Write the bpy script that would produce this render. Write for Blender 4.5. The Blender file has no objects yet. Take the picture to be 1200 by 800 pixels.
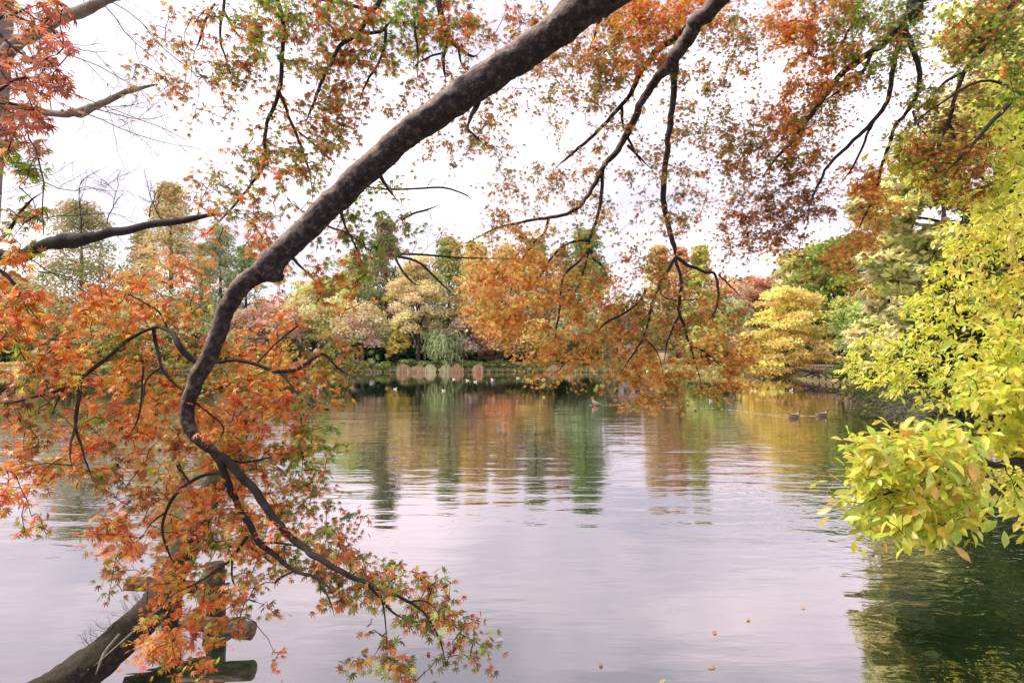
import bpy, math, random
import numpy as np
from mathutils import Vector, noise as mnoise
random.seed(7); rng = np.random.default_rng(11)
C = bpy.context.scene.collection
H0, F0, CX, CY = 2.5, 655.0, 600.0, 417.0        # eye height, focal length in photo pixels, vanishing point

def P(px, py, Y):
    return np.array([(px-CX)/F0*Y, Y, H0-(py-CY)/F0*Y])
def WY(py): return H0*F0/(py-CY)                   # distance of a point of the water surface
def lin(h):
    v = [int(h[i:i+2], 16)/255 for i in (0, 2, 4)]
    return np.array([c/12.92 if c <= .04045 else ((c+.055)/1.055)**2.4 for c in v])

# ------------------------------------------------------------------ materials
def new_mat(name):
    m = bpy.data.materials.new(name); m.use_nodes = True
    nt = m.node_tree; nt.nodes.clear()
    return m, nt, nt.nodes.new('ShaderNodeOutputMaterial')
def N(nt, t, **kw):
    n = nt.nodes.new(t)
    for k, v in kw.items():
        if k in n.inputs: n.inputs[k].default_value = v
        else: setattr(n, k, v)
    return n
def ramp(nt, stops):
    r = nt.nodes.new('ShaderNodeValToRGB'); e = r.color_ramp.elements
    while len(e) < len(stops): e.new(.5)
    for el, (p, c) in zip(e, stops):
        el.position = p; el.color = (*c, 1)
    return r
def leaf_mat(name, trans=.45, gloss=.06, rough=.45, vein=60):
    m, nt, out = new_mat(name); L = nt.links.new
    a = N(nt, 'ShaderNodeAttribute', attribute_name='col')
    tc = N(nt, 'ShaderNodeTexCoord')
    nz = N(nt, 'ShaderNodeTexNoise', Scale=vein, Detail=3.0)
    L(tc.outputs['Object'], nz.inputs['Vector'])
    mr = N(nt, 'ShaderNodeMapRange'); mr.inputs['To Min'].default_value = .65; mr.inputs['To Max'].default_value = 1.3
    L(nz.outputs['Fac'], mr.inputs['Value'])
    mul = N(nt, 'ShaderNodeVectorMath', operation='MULTIPLY')
    L(a.outputs['Color'], mul.inputs[0]); L(mr.outputs[0], mul.inputs[1])
    if vein > 10:
        n2 = N(nt, 'ShaderNodeTexNoise', Scale=vein*.7, Detail=5.0, Roughness=.7); L(tc.outputs['Object'], n2.inputs['Vector'])
        m2 = N(nt, 'ShaderNodeMapRange'); m2.inputs['From Min'].default_value = .56; m2.inputs['From Max'].default_value = .68; m2.inputs['To Max'].default_value = .7
        L(n2.outputs['Fac'], m2.inputs['Value'])
        bm = N(nt, 'ShaderNodeMixRGB', blend_type='MULTIPLY'); L(m2.outputs[0], bm.inputs[0]); L(mul.outputs[0], bm.inputs[1]); bm.inputs[2].default_value = (.62, .36, .25, 1)
        mul = bm
    d = N(nt, 'ShaderNodeBsdfDiffuse'); t = N(nt, 'ShaderNodeBsdfTranslucent')
    g = N(nt, 'ShaderNodeBsdfGlossy', Roughness=rough)
    L(mul.outputs[0], d.inputs['Color']); L(mul.outputs[0], t.inputs['Color'])
    mx = N(nt, 'ShaderNodeMixShader', Fac=trans); L(d.outputs[0], mx.inputs[1]); L(t.outputs[0], mx.inputs[2])
    mg = N(nt, 'ShaderNodeMixShader', Fac=gloss); L(mx.outputs[0], mg.inputs[1]); L(g.outputs[0], mg.inputs[2])
    L(mg.outputs[0], out.inputs[0]); return m
def rough_mat(name, stops, scale=8, bump=.02, rough=.85, stretch=(1, 1, 1), detail=8, side=None):
    """Noise-coloured surface with bump; side=(colour) tints what faces up-left (lichen, moss, painted sunlit side)."""
    m, nt, out = new_mat(name); L = nt.links.new
    tc = N(nt, 'ShaderNodeTexCoord'); mp = N(nt, 'ShaderNodeMapping'); mp.inputs['Scale'].default_value = stretch
    L(tc.outputs['Object'], mp.inputs[0])
    nz = N(nt, 'ShaderNodeTexNoise', Scale=scale, Detail=detail, Roughness=.68); L(mp.outputs[0], nz.inputs['Vector'])
    r = ramp(nt, stops); L(nz.outputs['Fac'], r.inputs[0])
    b = N(nt, 'ShaderNodeBsdfPrincipled', Roughness=rough)
    col = r.outputs[0]
    if side is not None:
        ge = N(nt, 'ShaderNodeNewGeometry'); dp = N(nt, 'ShaderNodeVectorMath', operation='DOT_PRODUCT')
        dp.inputs[1].default_value = (-.45, .1, .88); L(ge.outputs['Normal'], dp.inputs[0])
        n2 = N(nt, 'ShaderNodeTexNoise', Scale=scale*.35, Detail=5.0); L(tc.outputs['Object'], n2.inputs['Vector'])
        ad = N(nt, 'ShaderNodeMath', operation='MULTIPLY_ADD'); L(n2.outputs['Fac'], ad.inputs[0]); ad.inputs[1].default_value = 1.5
        L(dp.outputs['Value'], ad.inputs[2])
        mr = N(nt, 'ShaderNodeMapRange'); mr.inputs['From Min'].default_value = .7; mr.inputs['From Max'].default_value = 1.5
        mr.inputs['To Max'].default_value = .85
        L(ad.outputs[0], mr.inputs['Value'])
        mx = N(nt, 'ShaderNodeMixRGB', blend_type='MIX'); L(mr.outputs[0], mx.inputs[0]); L(col, mx.inputs[1])
        n3 = N(nt, 'ShaderNodeTexNoise', Scale=scale*2.2, Detail=6.0); L(tc.outputs['Object'], n3.inputs['Vector'])
        r3 = ramp(nt, [(.3, tuple(np.array(side)*.35)), (.7, side)]); L(n3.outputs['Fac'], r3.inputs[0]); L(r3.outputs[0], mx.inputs[2])
        col = mx.outputs[0]
    L(col, b.inputs['Base Color'])
    vo = N(nt, 'ShaderNodeTexVoronoi', Scale=scale*2.5, feature='DISTANCE_TO_EDGE'); L(mp.outputs[0], vo.inputs['Vector'])
    mm = N(nt, 'ShaderNodeMath', operation='MULTIPLY_ADD'); L(vo.outputs[0], mm.inputs[0]); mm.inputs[1].default_value = .6
    L(nz.outputs['Fac'], mm.inputs[2])
    bp = N(nt, 'ShaderNodeBump', Strength=.9, Distance=bump); L(mm.outputs[0], bp.inputs['Height']); L(bp.outputs[0], b.inputs['Normal'])
    L(b.outputs[0], out.inputs[0]); return m

M = {}
M['maple_leaf'] = leaf_mat('maple_leaf', .5, .05)
M['broad_leaf'] = leaf_mat('broad_leaf', .5, .07, .4, 40)
M['far_leaf'] = leaf_mat('far_leaf', .35, .0, .6, 3)
M['bark'] = rough_mat('maple_bark', [(.36, (.006, .004, .006)), (.52, (.028, .019, .022)), (.66, (.13, .095, .09))], 34, .012, .9, (1, 1, 1), 12, side=(.55, .42, .37))  # pale side tint: lichen, with the sunlit upper-left face painted in
M['dark_bark'] = rough_mat('dark_bark', [(.35, (.006, .004, .004)), (.68, (.035, .023, .022))], 30, .006)
M['pale_bark'] = rough_mat('pale_bark', [(.3, (.12, .09, .09)), (.7, (.32, .26, .25))], 12, .01, side=(.30, .36, .22))
M['moss_bark'] = rough_mat('moss_bark', [(.36, (.006, .004, .004)), (.52, (.022, .014, .011)), (.68, (.10, .07, .055))], 24, .015, .9, (1, 1, 1), 10, side=(.055, .045, .02))
M['far_bark'] = rough_mat('far_bark', [(.3, (.05, .035, .03)), (.7, (.14, .11, .09))], 3, .03)
M['log'] = rough_mat('log', [(.35, (.03, .018, .012)), (.5, (.12, .07, .05)), (.65, (.34, .23, .17))], 9, .01, .8, (.6, 4, 4))
M['wet_post'] = rough_mat('wet_post', [(.3, (.010, .008, .007)), (.7, (.05, .035, .025))], 14, .01, .5)
M['rope'] = rough_mat('rope', [(.3, (.35, .25, .10)), (.7, (.6, .45, .22))], 90, .003)
M['wall_white'] = rough_mat('wall_white', [(.3, (.62, .56, .55)), (.7, (.78, .72, .70))], 2, .004)
M['wall_beige'] = rough_mat('wall_beige', [(.3, (.55, .42, .24)), (.7, (.72, .56, .34))], 2, .004)
M['roof_brown'] = rough_mat('roof_brown', [(.3, (.09, .07, .065)), (.7, (.19, .15, .14))], 4, .02, .8, (1, 1, 4))
M['roof_red'] = rough_mat('roof_red', [(.3, (.22, .08, .05)), (.7, (.40, .16, .10))], 4, .02, .8, (6, 1, 1))
M['timber'] = rough_mat('timber', [(.3, (.10, .05, .035)), (.7, (.24, .13, .09))], 5, .01)
M['dark_wood'] = rough_mat('dark_wood', [(.3, (.025, .022, .02)), (.7, (.07, .06, .05))], 5, .01)
M['glass'] = rough_mat('window_glass', [(.3, (.03, .035, .04)), (.7, (.07, .08, .09))], 1, .0, .15)
M['tower_wall'] = rough_mat('tower_wall', [(.3, (.62, .54, .48)), (.7, (.72, .64, .58))], 1, .004)
M['duck_body'] = rough_mat('duck_body', [(.35, (.20, .13, .09)), (.65, (.50, .38, .28))], 22, .004)
M['duck_head'] = rough_mat('duck_head', [(.3, (.10, .06, .04)), (.7, (.22, .14, .09))], 30, .002)
M['gull_white'] = rough_mat('gull_white', [(.3, (.62, .60, .58)), (.7, (.82, .80, .76))], 14, .002)
M['bill'] = rough_mat('bill', [(.3, (.35, .22, .06)), (.7, (.5, .34, .1))], 30, .001)
M['foam'] = rough_mat('foam', [(.3, (.6, .55, .52)), (.7, (.85, .8, .78))], 8, .01)
def ground_mat():
    m, nt, out = new_mat('ground'); L = nt.links.new
    tc = N(nt, 'ShaderNodeTexCoord')
    n1 = N(nt, 'ShaderNodeTexNoise', Scale=.35, Detail=10.0, Roughness=.7); L(tc.outputs['Object'], n1.inputs['Vector'])
    r = ramp(nt, [(.3, (.05, .035, .02)), (.5, (.12, .10, .04)), (.65, (.20, .19, .07)), (.8, (.32, .22, .13))]); L(n1.outputs['Fac'], r.inputs[0])
    b = N(nt, 'ShaderNodeBsdfPrincipled', Roughness=.95); L(r.outputs[0], b.inputs['Base Color'])
    bp = N(nt, 'ShaderNodeBump', Strength=.8, Distance=.1); L(n1.outputs['Fac'], bp.inputs['Height']); L(bp.outputs[0], b.inputs['Normal'])
    L(b.outputs[0], out.inputs[0]); return m
def water_mat():
    m, nt, out = new_mat('water'); L = nt.links.new
    tc = N(nt, 'ShaderNodeTexCoord')
    def nz(sx, sy, rot, det=2.0, dist=0.0):
        mp = N(nt, 'ShaderNodeMapping'); mp.inputs['Scale'].default_value = (sx, sy, 1); mp.inputs['Rotation'].default_value = (0, 0, rot)
        L(tc.outputs['Object'], mp.inputs[0])
        n = N(nt, 'ShaderNodeTexNoise', Scale=1.0, Detail=det, Roughness=.5, Distortion=dist); L(mp.outputs[0], n.inputs['Vector'])
        return n.outputs['Fac']
    def math_(op, a, b, c=None):
        n = N(nt, 'ShaderNodeMath', operation=op)
        for i, v in enumerate((a, b, c)):
            if v is None: continue
            if isinstance(v, (int, float)): n.inputs[i].default_value = v
            else: L(v, n.inputs[i])
        return n.outputs[0]
    patch = N(nt, 'ShaderNodeMapRange'); patch.inputs['From Min'].default_value = .35; patch.inputs['From Max'].default_value = .65
    patch.inputs['To Min'].default_value = .3; patch.inputs['To Max'].default_value = 1.3
    L(nz(.05, .12, .2, 2.0), patch.inputs['Value'])
    h = math_('MULTIPLY', nz(.55, 2.1, .10, 1.5, .3), WAVE[0])
    h = math_('MULTIPLY_ADD', nz(1.6, 6.5, -.06, 2.0, .3), WAVE[1], h)
    h = math_('MULTIPLY', h, patch.outputs[0])
    h = math_('MULTIPLY_ADD', nz(.22, .5, .5, 1.0), WAVE[2], h)
    h = math_('MULTIPLY_ADD', nz(5, 13, .2, 2.0), WAVE[3], h)
    sy = N(nt, 'ShaderNodeSeparateXYZ'); L(tc.outputs['Object'], sy.inputs[0])
    fa = N(nt, 'ShaderNodeMapRange', interpolation_type='SMOOTHSTEP'); fa.inputs['From Min'].default_value = 17; fa.inputs['From Max'].default_value = 34
    fa.inputs['To Min'].default_value = 1; fa.inputs['To Max'].default_value = .16; L(sy.outputs['Y'], fa.inputs['Value'])
    fb = N(nt, 'ShaderNodeMapRange', interpolation_type='SMOOTHSTEP'); fb.inputs['From Min'].default_value = 5; fb.inputs['From Max'].default_value = 11
    fb.inputs['To Min'].default_value = .45; fb.inputs['To Max'].default_value = 1; L(sy.outputs['Y'], fb.inputs['Value'])
    h = math_('MULTIPLY', h, math_('MULTIPLY', fa.outputs[0], fb.outputs[0]))
    # livelier cat's-paws under the right-hand bank
    sx = N(nt, 'ShaderNodeSeparateXYZ'); L(tc.outputs['Object'], sx.inputs[0])
    rm = N(nt, 'ShaderNodeMapRange'); rm.inputs['From Min'].default_value = 2.8; rm.inputs['From Max'].default_value = 5.0
    L(sx.outputs['X'], rm.inputs['Value'])
    rn = N(nt, 'ShaderNodeMapRange'); rn.inputs['From Min'].default_value = 14; rn.inputs['From Max'].default_value = 7
    L(sx.outputs['Y'], rn.inputs['Value'])
    w = math_('MULTIPLY', rm.outputs[0], rn.outputs[0])
    w = math_('MULTIPLY', w, nz(3.0, 4.5, .4, 2.0, .8))
    h = math_('MULTIPLY_ADD', w, WAVE[4], h)
    bp = N(nt, 'ShaderNodeBump', Strength=1.0, Distance=1.0); L(h, bp.inputs['Height'])
    g = N(nt, 'ShaderNodeBsdfGlossy', Roughness=.015); g.inputs['Color'].default_value = (1, .92, .965, 1); L(bp.outputs[0], g.inputs['Normal'])
    d = N(nt, 'ShaderNodeBsdfDiffuse'); d.inputs['Color'].default_value = (.016, .034, .012, 1)
    fr = N(nt, 'ShaderNodeFresnel', IOR=1.333); L(bp.outputs[0], fr.inputs['Normal'])
    f = math_('POWER', fr.outputs[0], .6); f = math_('MULTIPLY_ADD', f, FRES[1], FRES[0]); f = math_('MINIMUM', f, .97)
    mx = N(nt, 'ShaderNodeMixShader'); L(f, mx.inputs[0]); L(d.outputs[0], mx.inputs[1]); L(g.outputs[0], mx.inputs[2])
    L(mx.outputs[0], out.inputs[0]); return m
WAVE = (.021, .0060, .022, .0009, .012)
FRES = (.22, .84)
M['ground'] = ground_mat(); M['water'] = water_mat()

# ------------------------------------------------------------------ mesh building
class MB:
    def __init__(s): s.v = []; s.f = []; s.c = []; s.n = 0
    def add(s, v, f, c=None):
        v = np.asarray(v, float).reshape(-1, 3); f = np.asarray(f, int)
        s.v.append(v); s.f.append(f+s.n); s.n += len(v)
        if c is not None:
            c = np.asarray(c, float); c = np.tile(c, (len(v), 1)) if c.ndim == 1 else c
            s.c.append(c)
    def build(s, name, mat, parent=None, smooth=False, loc=None):
        me = bpy.data.meshes.new(name)
        if s.n:
            v = np.concatenate(s.v)
            if loc is not None: v = v-np.asarray(loc)
            elif parent is not None and 'wloc' in parent: v = v-np.array(parent['wloc'])
            me.vertices.add(len(v)); me.vertices.foreach_set('co', v.ravel())
            cnt = np.concatenate([np.full(len(f), f.shape[1]) for f in s.f if len(f)])
            idx = np.concatenate([f.ravel() for f in s.f if len(f)])
            me.loops.add(len(idx)); me.loops.foreach_set('vertex_index', idx.astype(np.int32))
            st = np.concatenate([[0], np.cumsum(cnt)[:-1]])
            me.polygons.add(len(cnt)); me.polygons.foreach_set('loop_start', st.astype(np.int32))
            me.polygons.foreach_set('loop_total', cnt.astype(np.int32))
            if smooth: me.polygons.foreach_set('use_smooth', np.ones(len(cnt), bool))
            me.update(calc_edges=True); me.validate()
            if s.c:
                a = me.color_attributes.new('col', 'FLOAT_COLOR', 'POINT')
                c = np.concatenate(s.c); a.data.foreach_set('color', np.hstack([c, np.ones((len(c), 1))]).ravel())
        me.materials.append(mat)
        o = bpy.data.objects.new(name, me); C.objects.link(o)
        if loc is not None: o.location = loc
        if parent is not None:
            o.parent = parent
            if 'wloc' in parent: o['wloc'] = parent['wloc']
        return o
def thing(name, loc, label, cat, group=None):
    o = bpy.data.objects.new(name, None); C.objects.link(o); o.location = loc; o.empty_display_size = .2
    o['wloc'] = [float(x) for x in loc]; o['label'] = label; o['category'] = cat
    if group: o['group'] = group
    return o
def tag(o, label, cat, group=None):
    o['label'] = label; o['category'] = cat
    if group: o['group'] = group
    return o
def lift(c, e=.8, g=1.08): return np.clip(np.asarray(c)**e*g, 0, .93)
def smooth_path(pts, rad, sub=4):
    pts = np.asarray(pts, float); rad = np.asarray(rad, float)
    if len(pts) < 3 or sub < 2: return pts, rad
    q = np.vstack([2*pts[0]-pts[1], pts, 2*pts[-1]-pts[-2]]); op, orr = [], []
    for i in range(1, len(q)-2):
        for k in range(sub):
            t = k/sub; a, b, c, d = q[i-1], q[i], q[i+1], q[i+2]
            op.append(.5*((2*b)+(c-a)*t+(2*a-5*b+4*c-d)*t*t+(3*b-a-3*c+d)*t**3))
            orr.append(rad[i-1]*(1-t)+rad[i]*t)
    op.append(pts[-1]); orr.append(rad[-1])
    return np.array(op), np.array(orr)
def tube(mb, pts, rad, n=8, sub=4, gnarl=0.0, col=None, flat=(1, 1), cap=True, kink=0.0):
    p, r = smooth_path(pts, rad, sub)
    if kink:
        for i in range(1, len(p)-1):
            p[i] += np.array(mnoise.noise_vector(Vector(p[i]*14)))*kink*(r[i]+.003)
    tg = np.gradient(p, axis=0); tg /= np.linalg.norm(tg, axis=1)[:, None]+1e-9
    u = np.cross(tg[0], [0.3, .2, 1.0] if abs(tg[0][2]) < .9 else [1, 0, 0]); u /= np.linalg.norm(u)
    V = []
    for i in range(len(p)):
        u = u-tg[i]*np.dot(u, tg[i]); u /= np.linalg.norm(u)+1e-9
        w = np.cross(tg[i], u)
        for k in range(n):
            a = 2*math.pi*k/n; d = u*math.cos(a)*flat[0]+w*math.sin(a)*flat[1]; rr = r[i]
            if gnarl:
                q = Vector(p[i]+d*r[i])
                rr *= 1+gnarl*(.7*mnoise.noise(q*4)+.35*mnoise.noise(q*13)+.45*mnoise.noise(q*48)+.45*mnoise.noise(q*100))
            V.append(p[i]+d*rr)
    m = len(p); i = np.arange(m-1)[:, None]*n; k = np.arange(n)[None]; k2 = (k+1) % n
    Fq = np.stack([i+k, i+k2, i+n+k2, i+n+k], -1).reshape(-1, 4)
    mb.add(V, Fq, col)
    if cap and n > 3:
        base = mb.n-len(V)
        c0 = np.vstack([p[0], p[-1]]); mb.add(c0, np.zeros((0, 3), int), col)
        k = np.arange(n); T = np.vstack([np.stack([base+(k+1) % n, base+k, np.full(n, mb.n-2)], 1),
              np.stack([base+(m-1)*n+k, base+(m-1)*n+(k+1) % n, np.full(n, mb.n-1)], 1)])
        mb.f.append(T)
def box(mb, c, s, col=None, rz=0):
    c = np.asarray(c, float); s = np.asarray(s, float)/2
    v = np.array([[x, y, z] for x in (-1, 1) for y in (-1, 1) for z in (-1, 1)])*s
    ca, sa = math.cos(rz), math.sin(rz); v = np.stack([v[:, 0]*ca-v[:, 1]*sa, v[:, 0]*sa+v[:, 1]*ca, v[:, 2]], 1)+c
    mb.add(v, [[0, 1, 3, 2], [4, 6, 7, 5], [0, 4, 5, 1], [2, 3, 7, 6], [0, 2, 6, 4], [1, 5, 7, 3]], col)
def unit(v): return v/(np.linalg.norm(v, axis=-1, keepdims=True)+1e-9)

def star_template():
    ang = [-112, -75, -37, 0, 37, 75, 112]; ln = [.42, .74, .93, 1.0, .93, .74, .42]
    pts = [(0, -.02)]
    for i, (a, l) in enumerate(zip(ang, ln)):
        a = math.radians(a)
        if i > 0:
            m = math.radians((ang[i-1]+ang[i])/2); pts.append((math.sin(m)*.27, math.cos(m)*.27))
        w = .105
        for da, rl in ((-w*1.7, .55), (0, 1), (w*1.7, .55)):
            pts.append((math.sin(a+da)*l*rl, math.cos(a+da)*l*rl))
    v = np.array([(x, y, -.22*(x*x+y*y)) for x, y in pts])
    n = len(v); f = [[0, i, i+1] for i in range(1, n-1)]+[[0, n-1, 1]]
    return v*.58, np.array(f)
def oval_template():
    xs = [0, .11, .19, .215, .12, 0]; ys = [0, .2, .45, .7, .9, 1.08]
    mid = [(0, y, -.12*y*y) for y in ys]; l = [(-x, y, -.12*y*y+x*.28) for x, y in zip(xs[1:-1], ys[1:-1])]; r = [(x, y, -.12*y*y+x*.28) for x, y in zip(xs[1:-1], ys[1:-1])]
    v = np.array(mid+l+r); f = []
    # mid 0..5, l 6..9, r 10..13
    f += [[0, 1, 6], [0, 10, 1]]
    for k in range(3): f += [[1+k, 2+k, 7+k], [1+k, 7+k, 6+k], [1+k, 11+k, 2+k], [1+k, 10+k, 11+k]]
    f += [[4, 5, 9], [4, 13, 5]]
    return v, np.array(f)
STAR, OVAL = star_template(), oval_template()
def leaves(mb, tmpl, pos, tip, nor, size, col):
    """One leaf of the template per row of pos."""
    tv, tf = tmpl; k = len(tv); n = len(pos)
    if not n: return
    tip = unit(tip); x = unit(np.cross(tip, nor)); z = np.cross(x, tip)
    curl = rng.uniform(.2, 2.2, n)[:, None, None]
    V = pos[:, None]+size[:, None, None]*(tv[None, :, 0:1]*x[:, None]+tv[None, :, 1:2]*tip[:, None]+tv[None, :, 2:3]*curl*z[:, None])
    Fc = tf[None]+np.arange(n)[:, None, None]*k
    mb.add(V.reshape(-1, 3), Fc.reshape(-1, 3), np.repeat(col, k, 0))
def quads(mb, pos, size, col, asp=1.6, up=.3, dirn=None):
    """Small leaf-cluster faces for distant crowns."""
    n = len(pos)
    a = unit(rng.normal(size=(n, 3))*[1, 1, .6]) if dirn is None else unit(dirn+rng.normal(size=(n, 3))*.25)
    b = unit(np.cross(a, unit(rng.normal(size=(n, 3))+[0, 0, up])))
    a = a*size[:, None]*asp*.5; b = b*size[:, None]*.5
    V = np.stack([pos-a, pos+b, pos+a, pos-b], 1)
    mb.add(V.reshape(-1, 3), np.arange(4*n).reshape(n, 4), np.repeat(col, 4, 0))

# ------------------------------------------------------------------ world, sun, camera
SUN_EL, SUN_AZ = 48, 268          # degrees; azimuth measured clockwise from +Y: light comes from behind on the left
w = bpy.data.worlds.new("World"); bpy.context.scene.world = w; w.use_nodes = True
nt = w.node_tree; nt.nodes.clear(); L = nt.links.new
out = nt.nodes.new('ShaderNodeOutputWorld'); bg = nt.nodes.new('ShaderNodeBackground'); bg.inputs['Strength'].default_value = .15
sky = nt.nodes.new('ShaderNodeTexSky'); sky.sky_type = 'NISHITA'; sky.sun_disc = False
sky.sun_elevation = math.radians(SUN_EL); sky.sun_rotation = math.radians(SUN_AZ); sky.air_density = 1.0; sky.dust_density = 2.5
tc = nt.nodes.new('ShaderNodeTexCoord'); mp = nt.nodes.new('ShaderNodeMapping'); mp.inputs['Scale'].default_value = (1.3, 1.3, 3.2)
mp.inputs['Location'].default_value = (.3, .8, 0)
L(tc.outputs['Generated'], mp.inputs[0])
n1 = N(nt, 'ShaderNodeTexNoise', Scale=1.6, Detail=7.0, Roughness=.52); L(mp.outputs[0], n1.inputs['Vector'])
cl = ramp(nt, [(.40, (6.7, 6.5, 7.6)), (.54, (10.0, 9.1, 9.8)), (.66, (13.0, 11.3, 12.2))]); L(n1.outputs['Fac'], cl.inputs[0])
cov = N(nt, 'ShaderNodeMapRange'); cov.inputs['From Min'].default_value = .2; cov.inputs['From Max'].default_value = .45
cov.inputs['To Min'].default_value = .8; cov.inputs['To Max'].default_value = .96; L(n1.outputs['Fac'], cov.inputs['Value'])
mx = N(nt, 'ShaderNodeMixRGB', blend_type='MIX'); L(cov.outputs[0], mx.inputs[0]); L(sky.outputs[0], mx.inputs[1]); L(cl.outputs[0], mx.inputs[2])
L(mx.outputs[0], bg.inputs['Color']); L(bg.outputs[0], out.inputs[0])
sl = bpy.data.lights.new('sun', 'SUN'); sl.energy = 5.0*1.0; sl.angle = math.radians(8); sl.color = (1, .91, .77)
so = bpy.data.objects.new('sun', sl); C.objects.link(so)
az, el = math.radians(SUN_AZ), math.radians(SUN_EL)
d = Vector((math.sin(az)*math.cos(el), math.cos(az)*math.cos(el), math.sin(el)))
so.rotation_euler = d.to_track_quat('Z', 'Y').to_euler(); so.location = (-10, -10, 30)
cd = bpy.data.cameras.new('camera'); cam = bpy.data.objects.new('camera', cd); C.objects.link(cam)
cam.location = (0, 0, H0); cam.rotation_euler = (math.radians(90), 0, 0)
cd.sensor_width = 36; cd.lens = F0/1200*36; cd.shift_y = (CY-400)/1200; cd.clip_start = .05; cd.clip_end = 3000
bpy.context.scene.camera = cam
sc = bpy.context.scene
sc.view_settings.view_transform = 'Standard'; sc.view_settings.look = 'None'; sc.view_settings.exposure = 0

# ------------------------------------------------------------------ setting: ground and water
LAKE = np.array([(-150, 97), (-95, 90), (-70, 88), (-40, 86), (-20, 86.5), (0, 86), (14, 85), (24, 82), (28.5, 74), (31, 66), (32, 58), (30, 48), (24, 38), (17.5, 26),
                 (13, 14), (9.5, 7), (6, 2.6), (4, 1.8), (0, 1.5), (-2.6, 1.9), (-4.2, 3.0), (-8, 5.0), (-14, 8), (-30, 9), (-70, 4), (-150, 0)], float)
def lake_dist(X, Yv):
    """Signed distance to the shore, positive on land."""
    p = np.stack([X, Yv], -1); d = np.full(X.shape, 1e9); ins = np.zeros(X.shape, bool)
    for i in range(len(LAKE)):
        a, b = LAKE[i], LAKE[(i+1) % len(LAKE)]; e = b-a
        t = np.clip(((p-a)@e)/(e@e), 0, 1); q = p-a-t[..., None]*e; d = np.minimum(d, np.hypot(q[..., 0], q[..., 1]))
        c = (a[1] > Yv) != (b[1] > Yv)
        with np.errstate(divide='ignore', invalid='ignore'):
            ins ^= c & (X < (b[0]-a[0])*(Yv-a[1])/(b[1]-a[1])+a[0])
    return np.where(ins, -d, d)
def ground_z(x, y):
    d = lake_dist(np.array([float(x)]), np.array([float(y)]))[0]
    return float(min(.9, d*.5)) if d > 0 else max(-1.6, d*.5)
gx = np.unique(np.concatenate([np.linspace(-1500, -160, 12), np.linspace(-160, 60, 190), np.linspace(-9, 13, 60), np.linspace(60, 1500, 14)]))
gy = np.unique(np.concatenate([np.linspace(-1000, -12, 10), np.linspace(-12, 112, 120), np.linspace(0, 12, 36), np.linspace(112, 2500, 20)]))
X, Yg = np.meshgrid(gx, gy); D = lake_dist(X, Yg)
wob = np.array([mnoise.noise(Vector((a*.6, b*.6, 0))) for a, b in zip(X.ravel(), Yg.ravel())]).reshape(X.shape)
Z = np.where(D > 0, np.minimum(.9, D*.5), np.maximum(-1.6, D*.5))+wob*.12*np.clip(np.abs(D), .3, 1)
Z = Z+np.clip((Yg-130)/400, 0, 1)*6
mb = MB(); nx, ny = len(gx), len(gy); i, j = np.meshgrid(np.arange(nx-1), np.arange(ny-1)); q = (j*nx+i).ravel()
mb.add(np.stack([X.ravel(), Yg.ravel(), Z.ravel()], 1), np.stack([q, q+1, q+nx+1, q+nx], 1))
g = mb.build('ground', M['ground'], smooth=True); g['kind'] = 'structure'
mb = MB(); mb.add([[-160, -12, 0], [60, -12, 0], [60, 112, 0], [-160, 112, 0]], [[0, 1, 2, 3]])
wt = mb.build('lake_water', M['water']); wt['kind'] = 'structure'

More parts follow.
